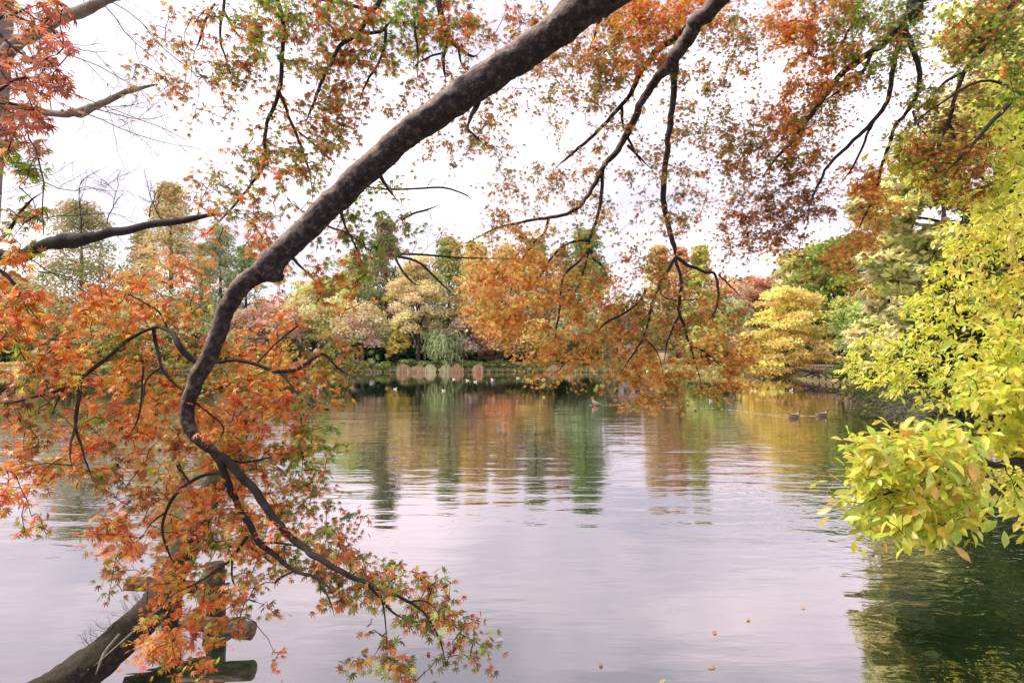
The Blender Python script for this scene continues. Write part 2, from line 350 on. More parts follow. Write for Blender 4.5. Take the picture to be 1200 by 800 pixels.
# ------------------------------------------------------------------ distant trees
def pick(cols, n, jit=.12, val=.16):
    c = lift(np.array([lin(x) for x in cols]), .82, 1.12)[rng.integers(0, len(cols), n)]
    c = c*.82+c.mean(1, keepdims=True)*.18*np.array([1.15, 1.05, .8])
    over = np.clip(c[:, 0]/(c[:, 1]+1e-6)-1.55, 0, 9)[:, None]; c = c+np.array([0, 1, .12])*over*.35*c[:, 1:2]
    return np.clip(c*(1+rng.normal(size=(n, 1))*val)*(1+rng.normal(size=(n, 3))*jit), .005, .95)
def far_tree(name, label, px, top, wpx, Y, kind, cols, n=5000, size=.34, group=None, cat='tree', low=.08, z0=None, trunk='far_bark', lean=0):
    x = (px-CX)/F0*Y; zb = (max(.05, ground_z(x, Y)) if z0 is None else z0)
    Hh = H0+(CY-top)/F0*Y-zb; W = wpx/F0*Y*(1.18 if kind == 'conifer' else 1.05); loc = np.array([x, Y, zb])
    o = thing(name, loc, label, cat, group)
    nb = {'conifer': 240, 'round': 90, 'layer': 120, 'willow': 130, 'shrub': 26, 'bare': 40}[kind]
    cs = []; rs = []
    for k in range(nb):
        a = random.uniform(0, 2*math.pi)
        if kind == 'conifer':
            t = low+(1-low)*random.random()**.85; r = W*min(1, (1-t)*1.9+.10)**.75*random.uniform(.3, .95)*(1+.25*mnoise.noise(Vector((a*1.2, t*9, px*.37))))
            cs.append([r*math.cos(a), r*math.sin(a), t*Hh-.05*r]); rs.append([W*.28, W*.28, W*.34*(1.3-t)])
        elif kind in ('round', 'bare', 'shrub'):
            u = random.uniform(-.75, 1); rr = math.sqrt(max(0, 1-u*u)); q = random.uniform(.45, .88)
            q *= 1+.22*mnoise.noise(Vector((a*.9, u*2, px*.61)))
            zc = Hh*(.56 if kind != 'shrub' else .5); zr = Hh*(.44 if kind != 'shrub' else .5)
            cs.append([W*q*rr*math.cos(a), W*q*rr*math.sin(a), zc+zr*q*u*1.05]); rs.append([W*.26, W*.26, min(W*.22, zr*.3)])
        elif kind == 'layer':
            t = low+(1-low)*random.random()**.9; r = W*math.sqrt(max(0, 1-(max(0, t-.32)/.72)**2))*random.uniform(.2, .92)
            cs.append([r*math.cos(a), r*math.sin(a), t*Hh*.94]); rs.append([W*.22, W*.22, Hh*.055])
        else:
            t = random.uniform(.45, .95); r = W*math.sqrt(max(0, 1-((t-.5)/.52)**2))*random.uniform(.2, .95)
            cs.append([r*math.cos(a), r*math.sin(a), t*Hh]); rs.append([W*.16, W*.16, 0])
    cs = np.array(cs); rs = np.array(rs); m = int(n/nb); mbl = MB()
    bc = pick(cols, nb, .06, .14)
    for k in range(nb):
        if kind == 'willow':
            ns = 9; mm = max(6, m//ns)
            for s in range(ns):
                st = cs[k]+rng.normal(size=3)*rs[k]*[1.3, 1.3, 0]+[0, 0, rng.normal()*.6]; ln = random.uniform(.14, .34)*Hh*.7; tt = rng.uniform(0, 1, mm)
                out_ = unit(np.array([st[0], st[1], 0]))*W*.12
                p = st+out_*np.sqrt(tt)[:, None]+np.stack([rng.normal(size=mm)*.06, rng.normal(size=mm)*.06, -ln*tt], 1)
                p[:, 2] = np.maximum(p[:, 2], .2)
                quads(mbl, p+loc, rng.uniform(.6, 1.1, mm)*size, bc[k]*(1+rng.normal(size=(mm, 1))*.2), 1.8, 0, np.tile([0, 0, -1.], (mm, 1)))
            continue
        dv = unit(rng.normal(size=(m, 3))); dv[:, 2] = np.where(dv[:, 2] < -.35, -dv[:, 2]*.6, dv[:, 2])
        p = cs[k]+dv*rs[k]*rng.uniform(.55, 1.12, (m, 1))*1.15
        if kind == 'conifer': p[:, 2] -= .22*np.hypot(p[:, 0]-cs[k, 0], p[:, 1]-cs[k, 1])
        p[:, 2] = np.maximum(p[:, 2], .05)
        shade = .86+.30*(dv[:, 2:3]*.5+.5)      # shade painted in: leaf colour darker on the underside of each bough
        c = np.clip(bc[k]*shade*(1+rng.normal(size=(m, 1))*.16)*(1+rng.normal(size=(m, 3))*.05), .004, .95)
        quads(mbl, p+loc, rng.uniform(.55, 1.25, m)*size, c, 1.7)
    if kind != 'shrub':
        tb = MB(); tr = max(.12, Hh*.014)*(1.5 if kind in ('layer', 'round') else 1)
        th = Hh*(.92 if kind == 'conifer' else .6)
        tube(tb, [loc+[0, 0, -.4], loc+[.1*tr, 0, th*.3], loc+[lean*.5, .1, th*.65], loc+[lean, 0, th]], [tr*1.35, tr, tr*.7, tr*.2], 7, 3, .1)
        tko = tb.build('trunk', M[trunk], o, True)
        lb = MB()
        for k in rng.choice(nb, min(nb, 14 if kind != 'bare' else 36), replace=False):
            if kind == 'conifer': s = np.array([0, 0, max(.2, cs[k, 2]*.97)])
            else: s = np.array([0, 0, random.uniform(.22, .6)*th])
            e = cs[k]; mdl = (s+e)/2+np.array([0, 0, .08*np.linalg.norm(e-s)])
            tube(lb, [loc+s, loc+mdl, loc+e], [tr*.42, tr*.26, tr*.08], 4, 2, 0, cap=False)
        lb.build('limbs', M[trunk], o, True)
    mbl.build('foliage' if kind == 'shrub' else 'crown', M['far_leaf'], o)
    return o

TAN = ['C9B27A', 'B9A066', 'D6BE86', 'A89A5C']; OLV = ['8E9A5A', '9BA468', 'A3A26A', '7E8C52']; BRN = ['A88A66', 'B5966E', '9A805A', '8E8A5A']  # pastel palettes: the haze over the far bank is put into the colours
GRG = ['A2A87A', 'AEB486', '929E6C', 'B4B88C']; YEL = ['D8C878', 'E2D08A', 'C8BE6E', 'DCC070']; LGR = ['A8B860', '94AC54', 'BAC474', '82A04C']
ORG = ['DCB472', 'D0A868', 'E2BE7C', 'C4AA70']; PNK = ['C89A8A', 'B88A7A', 'D2A694', 'B09880']; RED = ['C4605A', 'B4504C', 'D07868', 'A85850']
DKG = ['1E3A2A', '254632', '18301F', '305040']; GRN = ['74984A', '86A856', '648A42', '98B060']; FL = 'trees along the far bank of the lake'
far = [
 ('conifer_tree', 'broad olive and russet conifer with rounded top, farthest left on the far bank', 95, 238, 44, 93, 'conifer', OLV+BRN[:2], 9000),
 ('conifer_tree', 'tallest tan golden pointed conifer standing on the far left bank', 200, 217, 33, 90, 'conifer', TAN+['C8A868'], 8000),
 ('conifer_tree', 'narrow olive tan conifer just left of the tallest golden one', 166, 268, 20, 97, 'conifer', TAN[:2]+OLV[:1], 4500),
 ('conifer_tree', 'greyish green column conifer right of the tallest golden conifer', 258, 264, 24, 94, 'conifer', GRG+['8E9A78'], 5500),
 ('conifer_tree', 'slim yellow tan conifer left of the greyish column conifer', 236, 285, 14, 99, 'conifer', TAN, 3000),
 ('conifer_tree', 'small fresh green conifer beside the leaning maple limb on the left', 288, 288, 20, 98, 'conifer', GRN+GRG[:1], 4000),
 ('round_tree', 'brownish orange round tree at the far left edge', 22, 315, 36, 96, 'round', BRN+ORG[:1], 5000),
 ('round_tree', 'broad straw coloured tree low on the left bank under the olive conifer', 62, 348, 44, 90, 'round', TAN+YEL[:1], 5000),
 ('round_tree', 'golden straw tree low on the left bank under the golden conifer', 140, 345, 46, 91, 'round', YEL+TAN, 5500),
 ('round_tree', 'yellow green tree low on the left bank under the grey column conifer', 228, 352, 44, 90, 'round', YEL[:2]+OLV[:2], 5000),
 ('round_tree', 'thin pinkish grey tree with sparse leaves behind the maple limb', 335, 345, 42, 90, 'bare', PNK+TAN[:1], 3800),
 ('round_tree', 'dusty beige tree between the pinkish tree and the light green tree', 290, 362, 34, 89, 'round', TAN+PNK[:1], 4200),
 ('round_tree', 'yellow green round tree in front of the light green tall tree', 388, 345, 36, 90, 'round', LGR[:1]+YEL+OLV[:1], 5000),
 ('round_tree', 'tall light green tree left of the dark brown conifer', 415, 292, 36, 96, 'round', LGR+['B8C878'], 6500),
 ('round_tree', 'lime yellow tree behind the pinkish grey tree on the left bank', 368, 312, 32, 98, 'round', LGR+YEL, 5000),
 ('conifer_tree', 'dark brownish green conifer just left of the willow', 452, 258, 25, 94, 'conifer', ['7A7A58', '8A8460', '6A7050', '948A68'], 6500),
 ('willow_tree', 'pale golden willow with feathery rounded crown near the middle of the far bank', 490, 298, 36, 89, 'round', ['DCC688', 'D8C080', 'D4C48A', 'E0CC94', 'C8C07C', 'D8BC8C'], 9000),
 ('round_tree', 'pale beige green dome shaped tree left of the willow', 425, 355, 36, 88, 'round', TAN[2:3]+PNK[2:3]+['C8C090', 'B8B880'], 5500),
 ('round_tree', 'small bright yellow tree beneath the dark brown conifer', 465, 378, 14, 87.8, 'round', ['D8C040', 'C8B848', 'E0C850'], 2200),
 ('conifer_tree', 'green and yellow conifer right of the willow', 526, 280, 24, 95, 'conifer', LGR+OLV, 6500),
 ('conifer_tree', 'orange yellow conifer right of the green and yellow conifer', 557, 286, 24, 92, 'conifer', ['E0BE6A', 'D8AC5C', 'E6C878'], 6500),
 ('conifer_tree', 'orange brown conifer behind the hanging maple sprays', 592, 286, 25, 95, 'conifer', ORG, 6000),
 ('conifer_tree', 'olive green conifer behind the hanging maple sprays', 628, 280, 23, 96, 'conifer', OLV, 6000),
 ('conifer_tree', 'rusty brown conifer next to the tall deep green one', 657, 292, 21, 94, 'conifer', ['B88E68', 'A8845C', 'C49C70'], 5000),
 ('conifer_tree', 'tall deep green conifer in the centre of the far bank', 686, 270, 27, 93, 'conifer', ['7A964E', '8AA45A', '6C8A46'], 7000),
 ('round_tree', 'low beige tree between the deep green and the copper conifer', 728, 350, 26, 97, 'round', TAN+PNK, 3500),
 ('conifer_tree', 'copper coloured conifer right of centre on the far bank', 772, 288, 23, 94, 'conifer', ORG+['B87E58'], 5500),
 ('conifer_tree', 'salmon pink narrow conifer beside the yellow green spire', 797, 290, 18, 92, 'conifer', ['DCAC80', 'D49E74', 'CC9468'], 4500),
 ('conifer_tree', 'yellow green spire shaped conifer right of the salmon one', 820, 288, 19, 90, 'conifer', ['B8B850', 'A8AC48', 'C8C060'], 5000),
 ('round_tree', 'peach coloured rounded tree beside the yellow green spire', 852, 322, 30, 88, 'round', ['DDB088', 'D8A878', 'CCA070'], 5000),
 ('round_tree', 'crimson topped tree behind the grey green shrubs', 888, 316, 28, 92, 'round', RED+PNK[:1], 4500),
 ('round_tree', 'grey green rounded tree below the crimson topped tree', 862, 348, 26, 82, 'round', GRG, 4500),
 ('round_tree', 'light yellow green dome shaped tree near the hanging maple tips', 836, 378, 26, 83, 'round', ['A8C060', '98B458', 'B8CC70'], 4000),
 ('round_tree', 'soft green tree behind the centre hanging maple leaves', 676, 362, 34, 87.8, 'round', ['88A070', '7A9464', '9AB080'], 4500),
 ('round_tree', 'grey leaved rounded tree beside the yellow spreading tree', 873, 380, 18, 78, 'round', ['8A8A70', '9A9878', '7A8068'], 3000),
 ('cherry_tree', 'orange red cherry tree over the dark roofed pavilion', 586, 374, 28, 87.4, 'round', ['DC8A58', 'D07850', 'E09868', 'CC9474'], 4500),
 ('cherry_tree', 'greyish brown half bare cherry tree left of the orange red one', 548, 374, 28, 88, 'bare', ['B0988A', 'A08A7A', 'C0A898'], 3200),
 ('willow_tree', 'small soft green willow at the water edge below the golden willow', 522, 384, 22, 87.2, 'willow', ['98AC70', '88A064', 'A8B87C'], 5000),
 ('round_tree', 'straw yellow tree with thick trunk right of the pavilion', 622, 376, 32, 88, 'round', ['C8B060', 'B8A458', 'D0B870'], 4500),
]
for k, t in enumerate(far):
    far_tree(*t[:8], n=int(t[8]*(2.6 if t[6] == 'willow' else 2.0)), size=.2 if t[6] == 'willow' else .28, group=FL, low=.06 if t[6] == 'conifer' else .08)
RT = 'trees on the right hand bank'
far_tree('broad_green_tree', 'large green tree with dark bare limbs behind the yellow spreading tree', 985, 278, 62, 74, 'layer', ['8AA03C', '9AAE48', '7C9236', 'B8B850', '6A8434'], n=18000, size=.34, group=RT, low=.22, trunk='dark_bark', lean=1.5)
far_tree('broad_green_tree', 'pale yellow green tall tree left of the large green tree', 945, 284, 42, 80, 'layer', ['C8C068', 'B8B45C', 'A8B054', 'D8C878'], n=13000, size=.36, group=RT, low=.2)
far_tree('yellow_spreading_tree', 'golden yellow spreading tree leaning over the water on the right bank', 922, 334, 52, 66, 'layer', ['E8CC5C', 'E0C454', 'ECD468', 'D0B850', 'DCBC60'], n=17000, size=.25, group=RT, low=.03, z0=.1)
far_tree('broad_green_tree', 'dull green tree low behind the wooden railing on the right', 1030, 340, 45, 42, 'round', ['8AA048', '9AAA50', '6E8838'], n=9000, size=.22, group=RT, low=.1, trunk='dark_bark')
# wood behind, read as one mass
mb = MB()
for k in range(300):
    px = random.uniform(-560, 1500); Y = random.uniform(104, 116); top = random.uniform(352, 392); x = (px-CX)/F0*Y
    hh = H0+(CY-top)/F0*Y; col = pick([random.choice(['6E7E50', '7E8858', '8A8058', '5E7248', '9A8E60'])], 1, .05, .15)[0]; m = 210
    dv = unit(rng.normal(size=(m, 3))); p = np.array([x, Y, hh*.5])+dv*[3.2, 2, hh*.5]*rng.uniform(.6, 1.05, (m, 1)); p[:, 2] = np.maximum(p[:, 2], .6)
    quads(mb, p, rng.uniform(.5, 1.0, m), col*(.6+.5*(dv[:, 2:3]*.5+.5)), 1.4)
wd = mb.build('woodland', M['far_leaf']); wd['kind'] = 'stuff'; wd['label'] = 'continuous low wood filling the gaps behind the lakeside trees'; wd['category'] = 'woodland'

# ------------------------------------------------------------------ far bank: shrubs, reeds, grass, buildings
SG = 'shrubs along the far waterline'
shr = [(400, 422, 16, LGR), (425, 424, 14, OLV), (440, 402, 20, DKG), (470, 402, 22, DKG), (452, 425, 10, LGR), (478, 420, 12, LGR), (497, 423, 12, OLV), (511, 424, 9, GRN), (523, 422, 11, LGR), (536, 424, 10, OLV),
       (549, 423, 10, GRN), (562, 424, 10, LGR), (575, 425, 9, OLV), (588, 423, 11, GRN), (602, 424, 10, OLV), (616, 424, 10, LGR), (631, 425, 10, GRN), (645, 424, 10, OLV),
       (690, 423, 14, DKG+GRN), (715, 424, 12, GRN), (738, 422, 12, OLV), (806, 418, 14, DKG+GRN), (828, 416, 14, DKG), (850, 418, 14, GRN), (345, 424, 18, OLV), (310, 424, 18, TAN), (250, 425, 20, OLV), (200, 424, 20, TAN), (140, 424, 20, LGR), (80, 424, 20, TAN), (25, 424, 22, YEL)]
cn = {id(LGR): 'light green', id(OLV): 'olive', id(DKG): 'dark blue green', id(GRN): 'mid green', id(TAN): 'straw coloured', id(YEL): 'pale yellow'}
marks = ['below the first beige house', 'by the white notice board', 'behind the reeds', 'below the golden willow', 'by the pavilion', 'right of the pavilion', 'by the beige shed', 'near the yellow spreading tree', 'under the hanging orange maple leaves', 'behind the left maple sprays']
def near(px):
    for a, b, t in ((0, 60, 'at the left edge of the far bank'), (60, 120, 'under the olive conifer at far left'), (120, 180, 'under the narrow tan conifer at far left'), (180, 225, 'under the tallest golden conifer'),
                    (225, 280, 'under the grey column conifer'), (280, 330, 'below the dusty beige tree'), (330, 380, 'below the pinkish grey tree'), (380, 412, 'left of the white notice board'), (412, 434, 'just before the white notice board'),
                    (434, 446, 'right behind the white notice board'), (446, 460, 'in front of the dark fence'), (460, 475, 'behind the dark fence'), (475, 488, 'at the left end of the reeds'), (488, 505, 'behind the middle of the reeds'), (505, 517, 'between the two reed beds'),
                    (517, 530, 'below the small green willow'), (530, 543, 'behind the second reed bed'), (543, 556, 'below the half bare cherry tree'), (556, 569, 'before the left end of the pavilion'), (569, 582, 'before the middle of the pavilion'),
                    (582, 596, 'before the right end of the pavilion'), (596, 610, 'just right of the pavilion'), (610, 624, 'before the thick trunk of the straw yellow tree'), (624, 640, 'left of the lone pinkish reeds'), (640, 660, 'beside the lone pinkish reeds'),
                    (660, 700, 'below the deep green conifer'), (700, 726, 'before the white walled house'), (726, 780, 'between the white house and the beige shed'), (780, 815, 'right of the beige shed'), (815, 840, 'below the light yellow green dome tree'), (840, 900, 'below the grey green rounded tree')):
        if a <= px < b: return t
    return 'on the far bank'
for px, top, wp, cl_ in shr:
    nm = cn.get(id(cl_), 'dark green'); Y = 87.6 if top > 410 else 90
    if px > 790: Y = 84.5
    x = (px-CX)/F0*Y
    far_tree('shrub', f'{nm} rounded shrub {near(px)}', px, top, wp, Y, 'shrub', cl_, n=1500 if top > 410 else 3000, size=.3, group=SG, cat='shrub', z0=max(.05, ground_z(x, Y)-.1))
# dark understory bushes below the trees
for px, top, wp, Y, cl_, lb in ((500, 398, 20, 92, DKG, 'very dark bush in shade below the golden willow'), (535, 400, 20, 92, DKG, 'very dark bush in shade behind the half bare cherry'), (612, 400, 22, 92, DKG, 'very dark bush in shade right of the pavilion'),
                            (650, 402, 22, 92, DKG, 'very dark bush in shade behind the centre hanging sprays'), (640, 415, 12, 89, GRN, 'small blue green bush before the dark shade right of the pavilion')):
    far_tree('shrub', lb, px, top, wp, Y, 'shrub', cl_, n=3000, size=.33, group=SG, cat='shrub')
RG = 'reed clumps at the far waterline'
reeds = [(474, 8, 'left'), (489, 8, 'mid'), (503, 7, 'r'), (522, 6, ''), (535, 8, ''), (560, 6, ''), (647, 8, ''), (667, 7, '')]
rl = ['pinkish tan reed clump at the left end of the first reed bed', 'pinkish tan reed clump in the middle of the first reed bed', 'yellowish reed clump at the right end of the first reed bed', 'tan reed clump at the left of the second reed bed',
      'wide tan reed clump at the right of the second reed bed', 'small pale reed clump before the left end of the pavilion', 'pinkish reed clump under the orange maple tips, left of two', 'pinkish reed clump under the orange maple tips, right of two']
for (px, wp, _), lb in zip(reeds, rl):
    Y = 86.1; x = (px-CX)/F0*Y; W = wp/F0*Y; mb = MB(); n = 420
    bx = rng.uniform(-W, W, n); by = rng.uniform(-.5, .3, n); hh = rng.uniform(.6, 1.3, n)*(1-.45*(bx/W)**2)*(1+.18*np.sin(bx*2.3+px)); le = rng.normal(size=(n, 2))*.16
    wd_ = rng.uniform(.04, .09, n); base = np.stack([x+bx, Y+by, np.full(n, -.15)], 1); tp = base+np.stack([le[:, 0], le[:, 1], hh+.15], 1)
    mid = (base*.4+tp*.6)
    V = np.stack([base-np.stack([wd_/2, 0*wd_, 0*wd_], 1), base+np.stack([wd_/2, 0*wd_, 0*wd_], 1), mid+np.stack([wd_, 0*wd_, 0*wd_], 1), tp, mid-np.stack([wd_, 0*wd_, 0*wd_], 1)], 1)
    cc = np.clip(pick(['E4BC8C', 'DCB080', 'ECCC9C', 'CCA474'] if px not in (503, 522) else ['ECDCA4', 'DCD090', 'F0E0AC'], n)*.92, 0, .92)
    mb.add(V.reshape(-1, 3), np.arange(5*n).reshape(n, 5), np.repeat(cc, 5, 0))
    tag(mb.build('reed_clump', M['far_leaf'], loc=(x, Y, 0)), lb, 'reeds', RG)
# bank grass (nobody could count it)
mb = MB(); n = 26000; bx = rng.uniform(-110, 36, n); sh = rng.uniform(0, 4.5, n)
xs_, ys_ = [], []
yy = np.interp(bx, LAKE[:12, 0], LAKE[:12, 1])+sh
dd = lake_dist(bx, yy); ok = dd > .05; bx, yy, dd = bx[ok], yy[ok], dd[ok]; n = len(bx)
quads(mb, np.stack([bx, yy, np.minimum(.9, dd*.5)+.12], 1), rng.uniform(.25, .5, n), pick(LGR+TAN+OLV+['B8A078'], n, .08, .2), 1.2, 0, np.tile([0, 0, 1.], (n, 1)))
gr = mb.build('bank_grass', M['far_leaf']); gr['kind'] = 'stuff'; gr['label'] = 'rough grass growing along the far bank'; gr['category'] = 'grass'

def pavilion():
    Y = 91.; x = (577-CX)/F0*Y; z0 = .7; o = thing('pavilion', (x, Y, z0), 'small open pavilion with dark hipped roof under the orange red cherry tree', 'pavilion')
    def roof(w_, d_, z, h, rw, nm):
        b = MB(); v = [[-w_, -d_, z], [w_, -d_, z], [w_, d_, z], [-w_, d_, z], [-rw, 0, z+h], [rw, 0, z+h], [-w_, -d_, z-.1], [w_, -d_, z-.1], [w_, d_, z-.1], [-w_, d_, z-.1]]
        b.add(np.array(v)+[x, Y, 0], [[0, 1, 5, 4], [2, 3, 4, 5], [0, 6, 7, 1], [1, 7, 8, 2], [2, 8, 9, 3], [3, 9, 6, 0], [9, 8, 7, 6]]); b.add(np.array(v)+[x, Y, 0], [[1, 2, 5], [3, 0, 4]])
        b.build(nm, M['roof_brown'], o)
    roof(2.5, 1.8, 2.25, .75, 1.2, 'roof'); roof(.75, .5, 3.0, .3, .4, 'roof_lantern')
    for sx in (-1, 1):
        for sy in (-1, 1):
            b = MB(); box(b, (x+sx*2.1, Y+sy*1.4, 1.4), (.16, .16, 1.6)); b.build('post', M['timber'], o)
    b = MB(); box(b, (x, Y+1.1, 1.05), (3.4, .4, .08)); box(b, (x-1.4, Y+1.1, .85), (.1, .35, .34)); box(b, (x+1.4, Y+1.1, .85), (.1, .35, .34)); b.build('bench', M['timber'], o)
    b = MB(); box(b, (x, Y, .65), (4.8, 3.4, .16)); b.build('floor', M['dark_wood'], o)
pavilion()
def house(name, label, px0, px1, top, Y, z0, dep, wallm, roofm, roofh, wins, cat, door=None):
    x0, x1 = (px0-CX)/F0*Y, (px1-CX)/F0*Y; zt = H0+(CY-top)/F0*Y; cx = (x0+x1)/2; w_ = x1-x0
    o = thing(name, (cx, Y, z0), label, cat)
    b = MB(); box(b, (cx, Y+dep/2, (z0+zt)/2), (w_, dep, zt-z0)); b.build('wall', wallm, o)
    b = MB(); e = .35
    v = np.array([[x0-e, Y-e, zt+.01], [x1+e, Y-e, zt+.01], [x1+e, Y+dep+e, zt+.01], [x0-e, Y+dep+e, zt+.01], [x0-e, Y+dep/2, zt+roofh], [x1+e, Y+dep/2, zt+roofh]])
    b.add(v, [[0, 1, 5, 4], [2, 3, 4, 5], [3, 2, 1, 0]]); b.add(v, [[1, 2, 5], [3, 0, 4]]); b.build('roof', roofm, o)
    for (wx, wz, ww, wh) in wins:
        b = MB(); X0 = x0+w_*wx
        for sx in (-1, 1): box(b, (X0+sx*ww/2, Y-.03, wz), (.08, .1, wh+.08))
        for sz in (-1, 1): box(b, (X0, Y-.03, wz+sz*wh/2), (ww-.08, .1, .08))
        f = b.build('window', M['timber'], o)
        b = MB(); box(b, (X0, Y-.01, wz), (ww-.08, .04, wh-.08)); b.build('pane', M['glass'], f)
    if door:
        b = MB(); box(b, (x0+w_*door, Y-.02, z0+1.0), (.9, .08, 2.0)); b.build('door', M['timber'], o)
house('lakeside_house', 'white walled house with low reddish roof behind the hanging maple sprays', 712, 757, 401, 94, .8, 6, M['wall_white'], M['roof_red'], .9, [(.2, 3.4, 1, .9), (.5, 3.4, 1, .9), (.8, 3.4, 1, .9), (.3, 1.8, 1.2, 1)], 'house', .7)
house('lakeside_shed', 'plain beige shed with flat wall at the water behind the maple tips', 763, 792, 413, 88.5, .5, 3, M['wall_beige'], M['roof_brown'], .35, [(.15, 1.7, .7, .7)], 'shed', .8)
house('lakeside_house', 'small cream house among shrubs left of the white notice board', 412, 426, 411, 93, .8, 4, M['wall_white'], M['roof_brown'], .6, [(.5, 2.4, 1, .8)], 'house')
# distant pale tower block
Y = 230.; x = (914-CX)/F0*Y; zt = H0+(CY-293)/F0*Y; o = thing('tower_block', (x, Y, 2), 'pale cream high rise block showing above the trees on the right', 'building')
b = MB(); box(b, (x, Y+6, zt/2), (7, 12, zt)); b.build('wall', M['tower_wall'], o)
b = MB(); box(b, (x, Y+6, zt+.4), (7.4, 12.6, .8)); b.build('roof', M['wall_white'], o)
b = MB(); box(b, (x+2, Y+6, zt+2), (3, 4, 2.4)); b.build('roof_hut', M['tower_wall'], o)
for fl in range(12):
    for k in range(3):
        b = MB(); box(b, (x-2.2+k*2.2, Y-.02, zt-2-fl*3.1), (1.1, .1, 1.0)); b.build('window', M['glass'], o)
# notice board
Y = 88.; x = (436-CX)/F0*Y; o = thing('notice_board', (x, Y, .8), 'white notice board on two dark posts before the dark shrubs', 'sign')
b = MB(); box(b, (x, Y, 1.75), (.9, .05, .75)); b.build('board', M['gull_white'], o)
for s in (-1, 1): b = MB(); box(b, (x+s*.5, Y, 1.4), (.08, .08, 1.6)); b.build('post', M['dark_wood'], o)
def rail(name, label, pa, pb, Y0, Y1, z0, h, n, mat):
    a = np.array([(pa-CX)/F0*Y0, Y0, z0]); bb = np.array([(pb-CX)/F0*Y1, Y1, z0]); o = thing(name, a, label, 'fence')
    for k in range(n):
        p = a+(bb-a)*k/(n-1); b = MB(); tube(b, [p-[0, 0, .6], p+[0, 0, h*.5], p+[0, 0, h]], [.07]*3, 6, 1); b.build('post', mat, o)
    for hz in (.45, .85):
        b = MB(); tube(b, [a+[0, 0, h*hz], (a+bb)/2+[0, 0, h*hz], bb+[0, 0, h*hz]], [.055]*3, 6, 1); b.build('rail', mat, o)
rail('wooden_railing', 'brown log railing along the right bank beside the yellow spreading tree', 945, 1012, 58, 50, .75, .9, 9, M['timber'])
rail('dark_fence', 'low dark fence before the dark shrubs right of the notice board', 441, 472, 88.4, 88.6, .8, .75, 12, M['dark_wood'])
rail('dark_fence', 'low dark fence at the far left edge of the lake', -40, 18, 93, 91.5, .8, 1.6, 7, M['dark_wood'])
b = MB(); aa = P(940, 438, 57); bb_ = P(1005, 441, 50)
# overhanging earth bank under the railing
for k in range(14):
    p = aa+(bb_-aa)*k/13; tube(b, [p+[random.uniform(-1.5, 1.5), -.1, random.uniform(.2, .5)], p+[random.uniform(-.8, .8), -.6, random.uniform(0, .3)], p+[random.uniform(-2, 2), -1.1, -.3]], [.16, .11, .05], 5, 3, .2)
tag(b.build('tree_roots', M['dark_bark']), 'tangle of dark brown roots on the bank below the log railing', 'roots')

# ------------------------------------------------------------------ birds
def duck(px, py, face, label, length=.5, white=False, group='waterfowl on the lake', name='duck'):
    Y = WY(py); x = (px-CX)/F0*Y; o = thing(name, (x, Y, 0), label, 'bird', group); s = length/.5; o['wloc'] = [0., 0., 0.]
    body, head = (M['gull_white'], M['gull_white']) if white else (M['duck_body'], M['duck_head'])
    b = MB(); tube(b, [np.array(q)*s for q in ((-.27, 0, .12), (-.2, 0, .085), (-.08, 0, .06), (.08, 0, .06), (.17, 0, .09), (.2, 0, .15), (.215, 0, .21), (.235, 0, .245), (.275, 0, .25), (.30, 0, .245))],
                   np.array([.012, .055, .095, .105, .08, .045, .035, .045, .036, .012])*s, 10, 3, 0, flat=(1, .95)); b.build('body', body, o, True)
    for sd in (-1, 1):
        b = MB(); tube(b, [np.array(q)*s for q in ((.1, sd*.075, .1), (0, sd*.1, .11), (-.14, sd*.06, .12), (-.25, sd*.02, .135))], np.array([.02, .05, .04, .008])*s, 8, 3, 0, flat=(1, .5)); b.build('wing', M['duck_head'] if not white else M['wall_white'], o, True)
    b = MB(); tube(b, [np.array(q)*s for q in ((.295, 0, .245), (.32, 0, .238), (.345, 0, .236))], np.array([.014, .012, .006])*s, 6, 2); b.build('bill', M['bill'], o, True)
    if not white:
        b = MB(); tube(b, [np.array(q)*s for q in ((.205, 0, .19), (.235, 0, .245), (.272, 0, .255))], np.array([.038, .049, .038])*s, 10, 3); b.build('head', head, o, True)
    o.rotation_euler = (0, 0, face); return o
duck(930, 489, .15, 'brown duck swimming right with a long white wake, left of the pair', .52)
duck(963, 487.5, .15, 'brown duck swimming right, nearest the right bank of the pair', .52)
duck(733, 475, math.pi*.95, 'dark small duck at the start of the white wake under the maple tips', .36)
duck(927, 458, .4, 'small pale bird floating on the yellow reflection', .3, True)
for px, py, lb in ((463, 456, 'white bird floating nearest the left part of the far bank'), (520, 458, 'white bird floating below the golden willow reflection'), (548, 446, 'white gull left of the resting pair near the far bank'),
                   (557, 447.5, 'white gull in the middle of the group near the far bank'), (577, 445, 'larger white gull at the right of the group near the far bank'), (607, 443, 'tiny white bird right of the gull group'),
                   (631, 443, 'tiny white bird farthest right near the far bank'), (532, 444.5, 'tiny white bird left of the gull group'), (833, 470, 'small white bird beneath the rightmost hanging maple tip')):
    duck(px, py, random.uniform(-.6, .6)+(math.pi if random.random() < .5 else 0), lb, .26 if py > 450 else .32, True, name='gull')
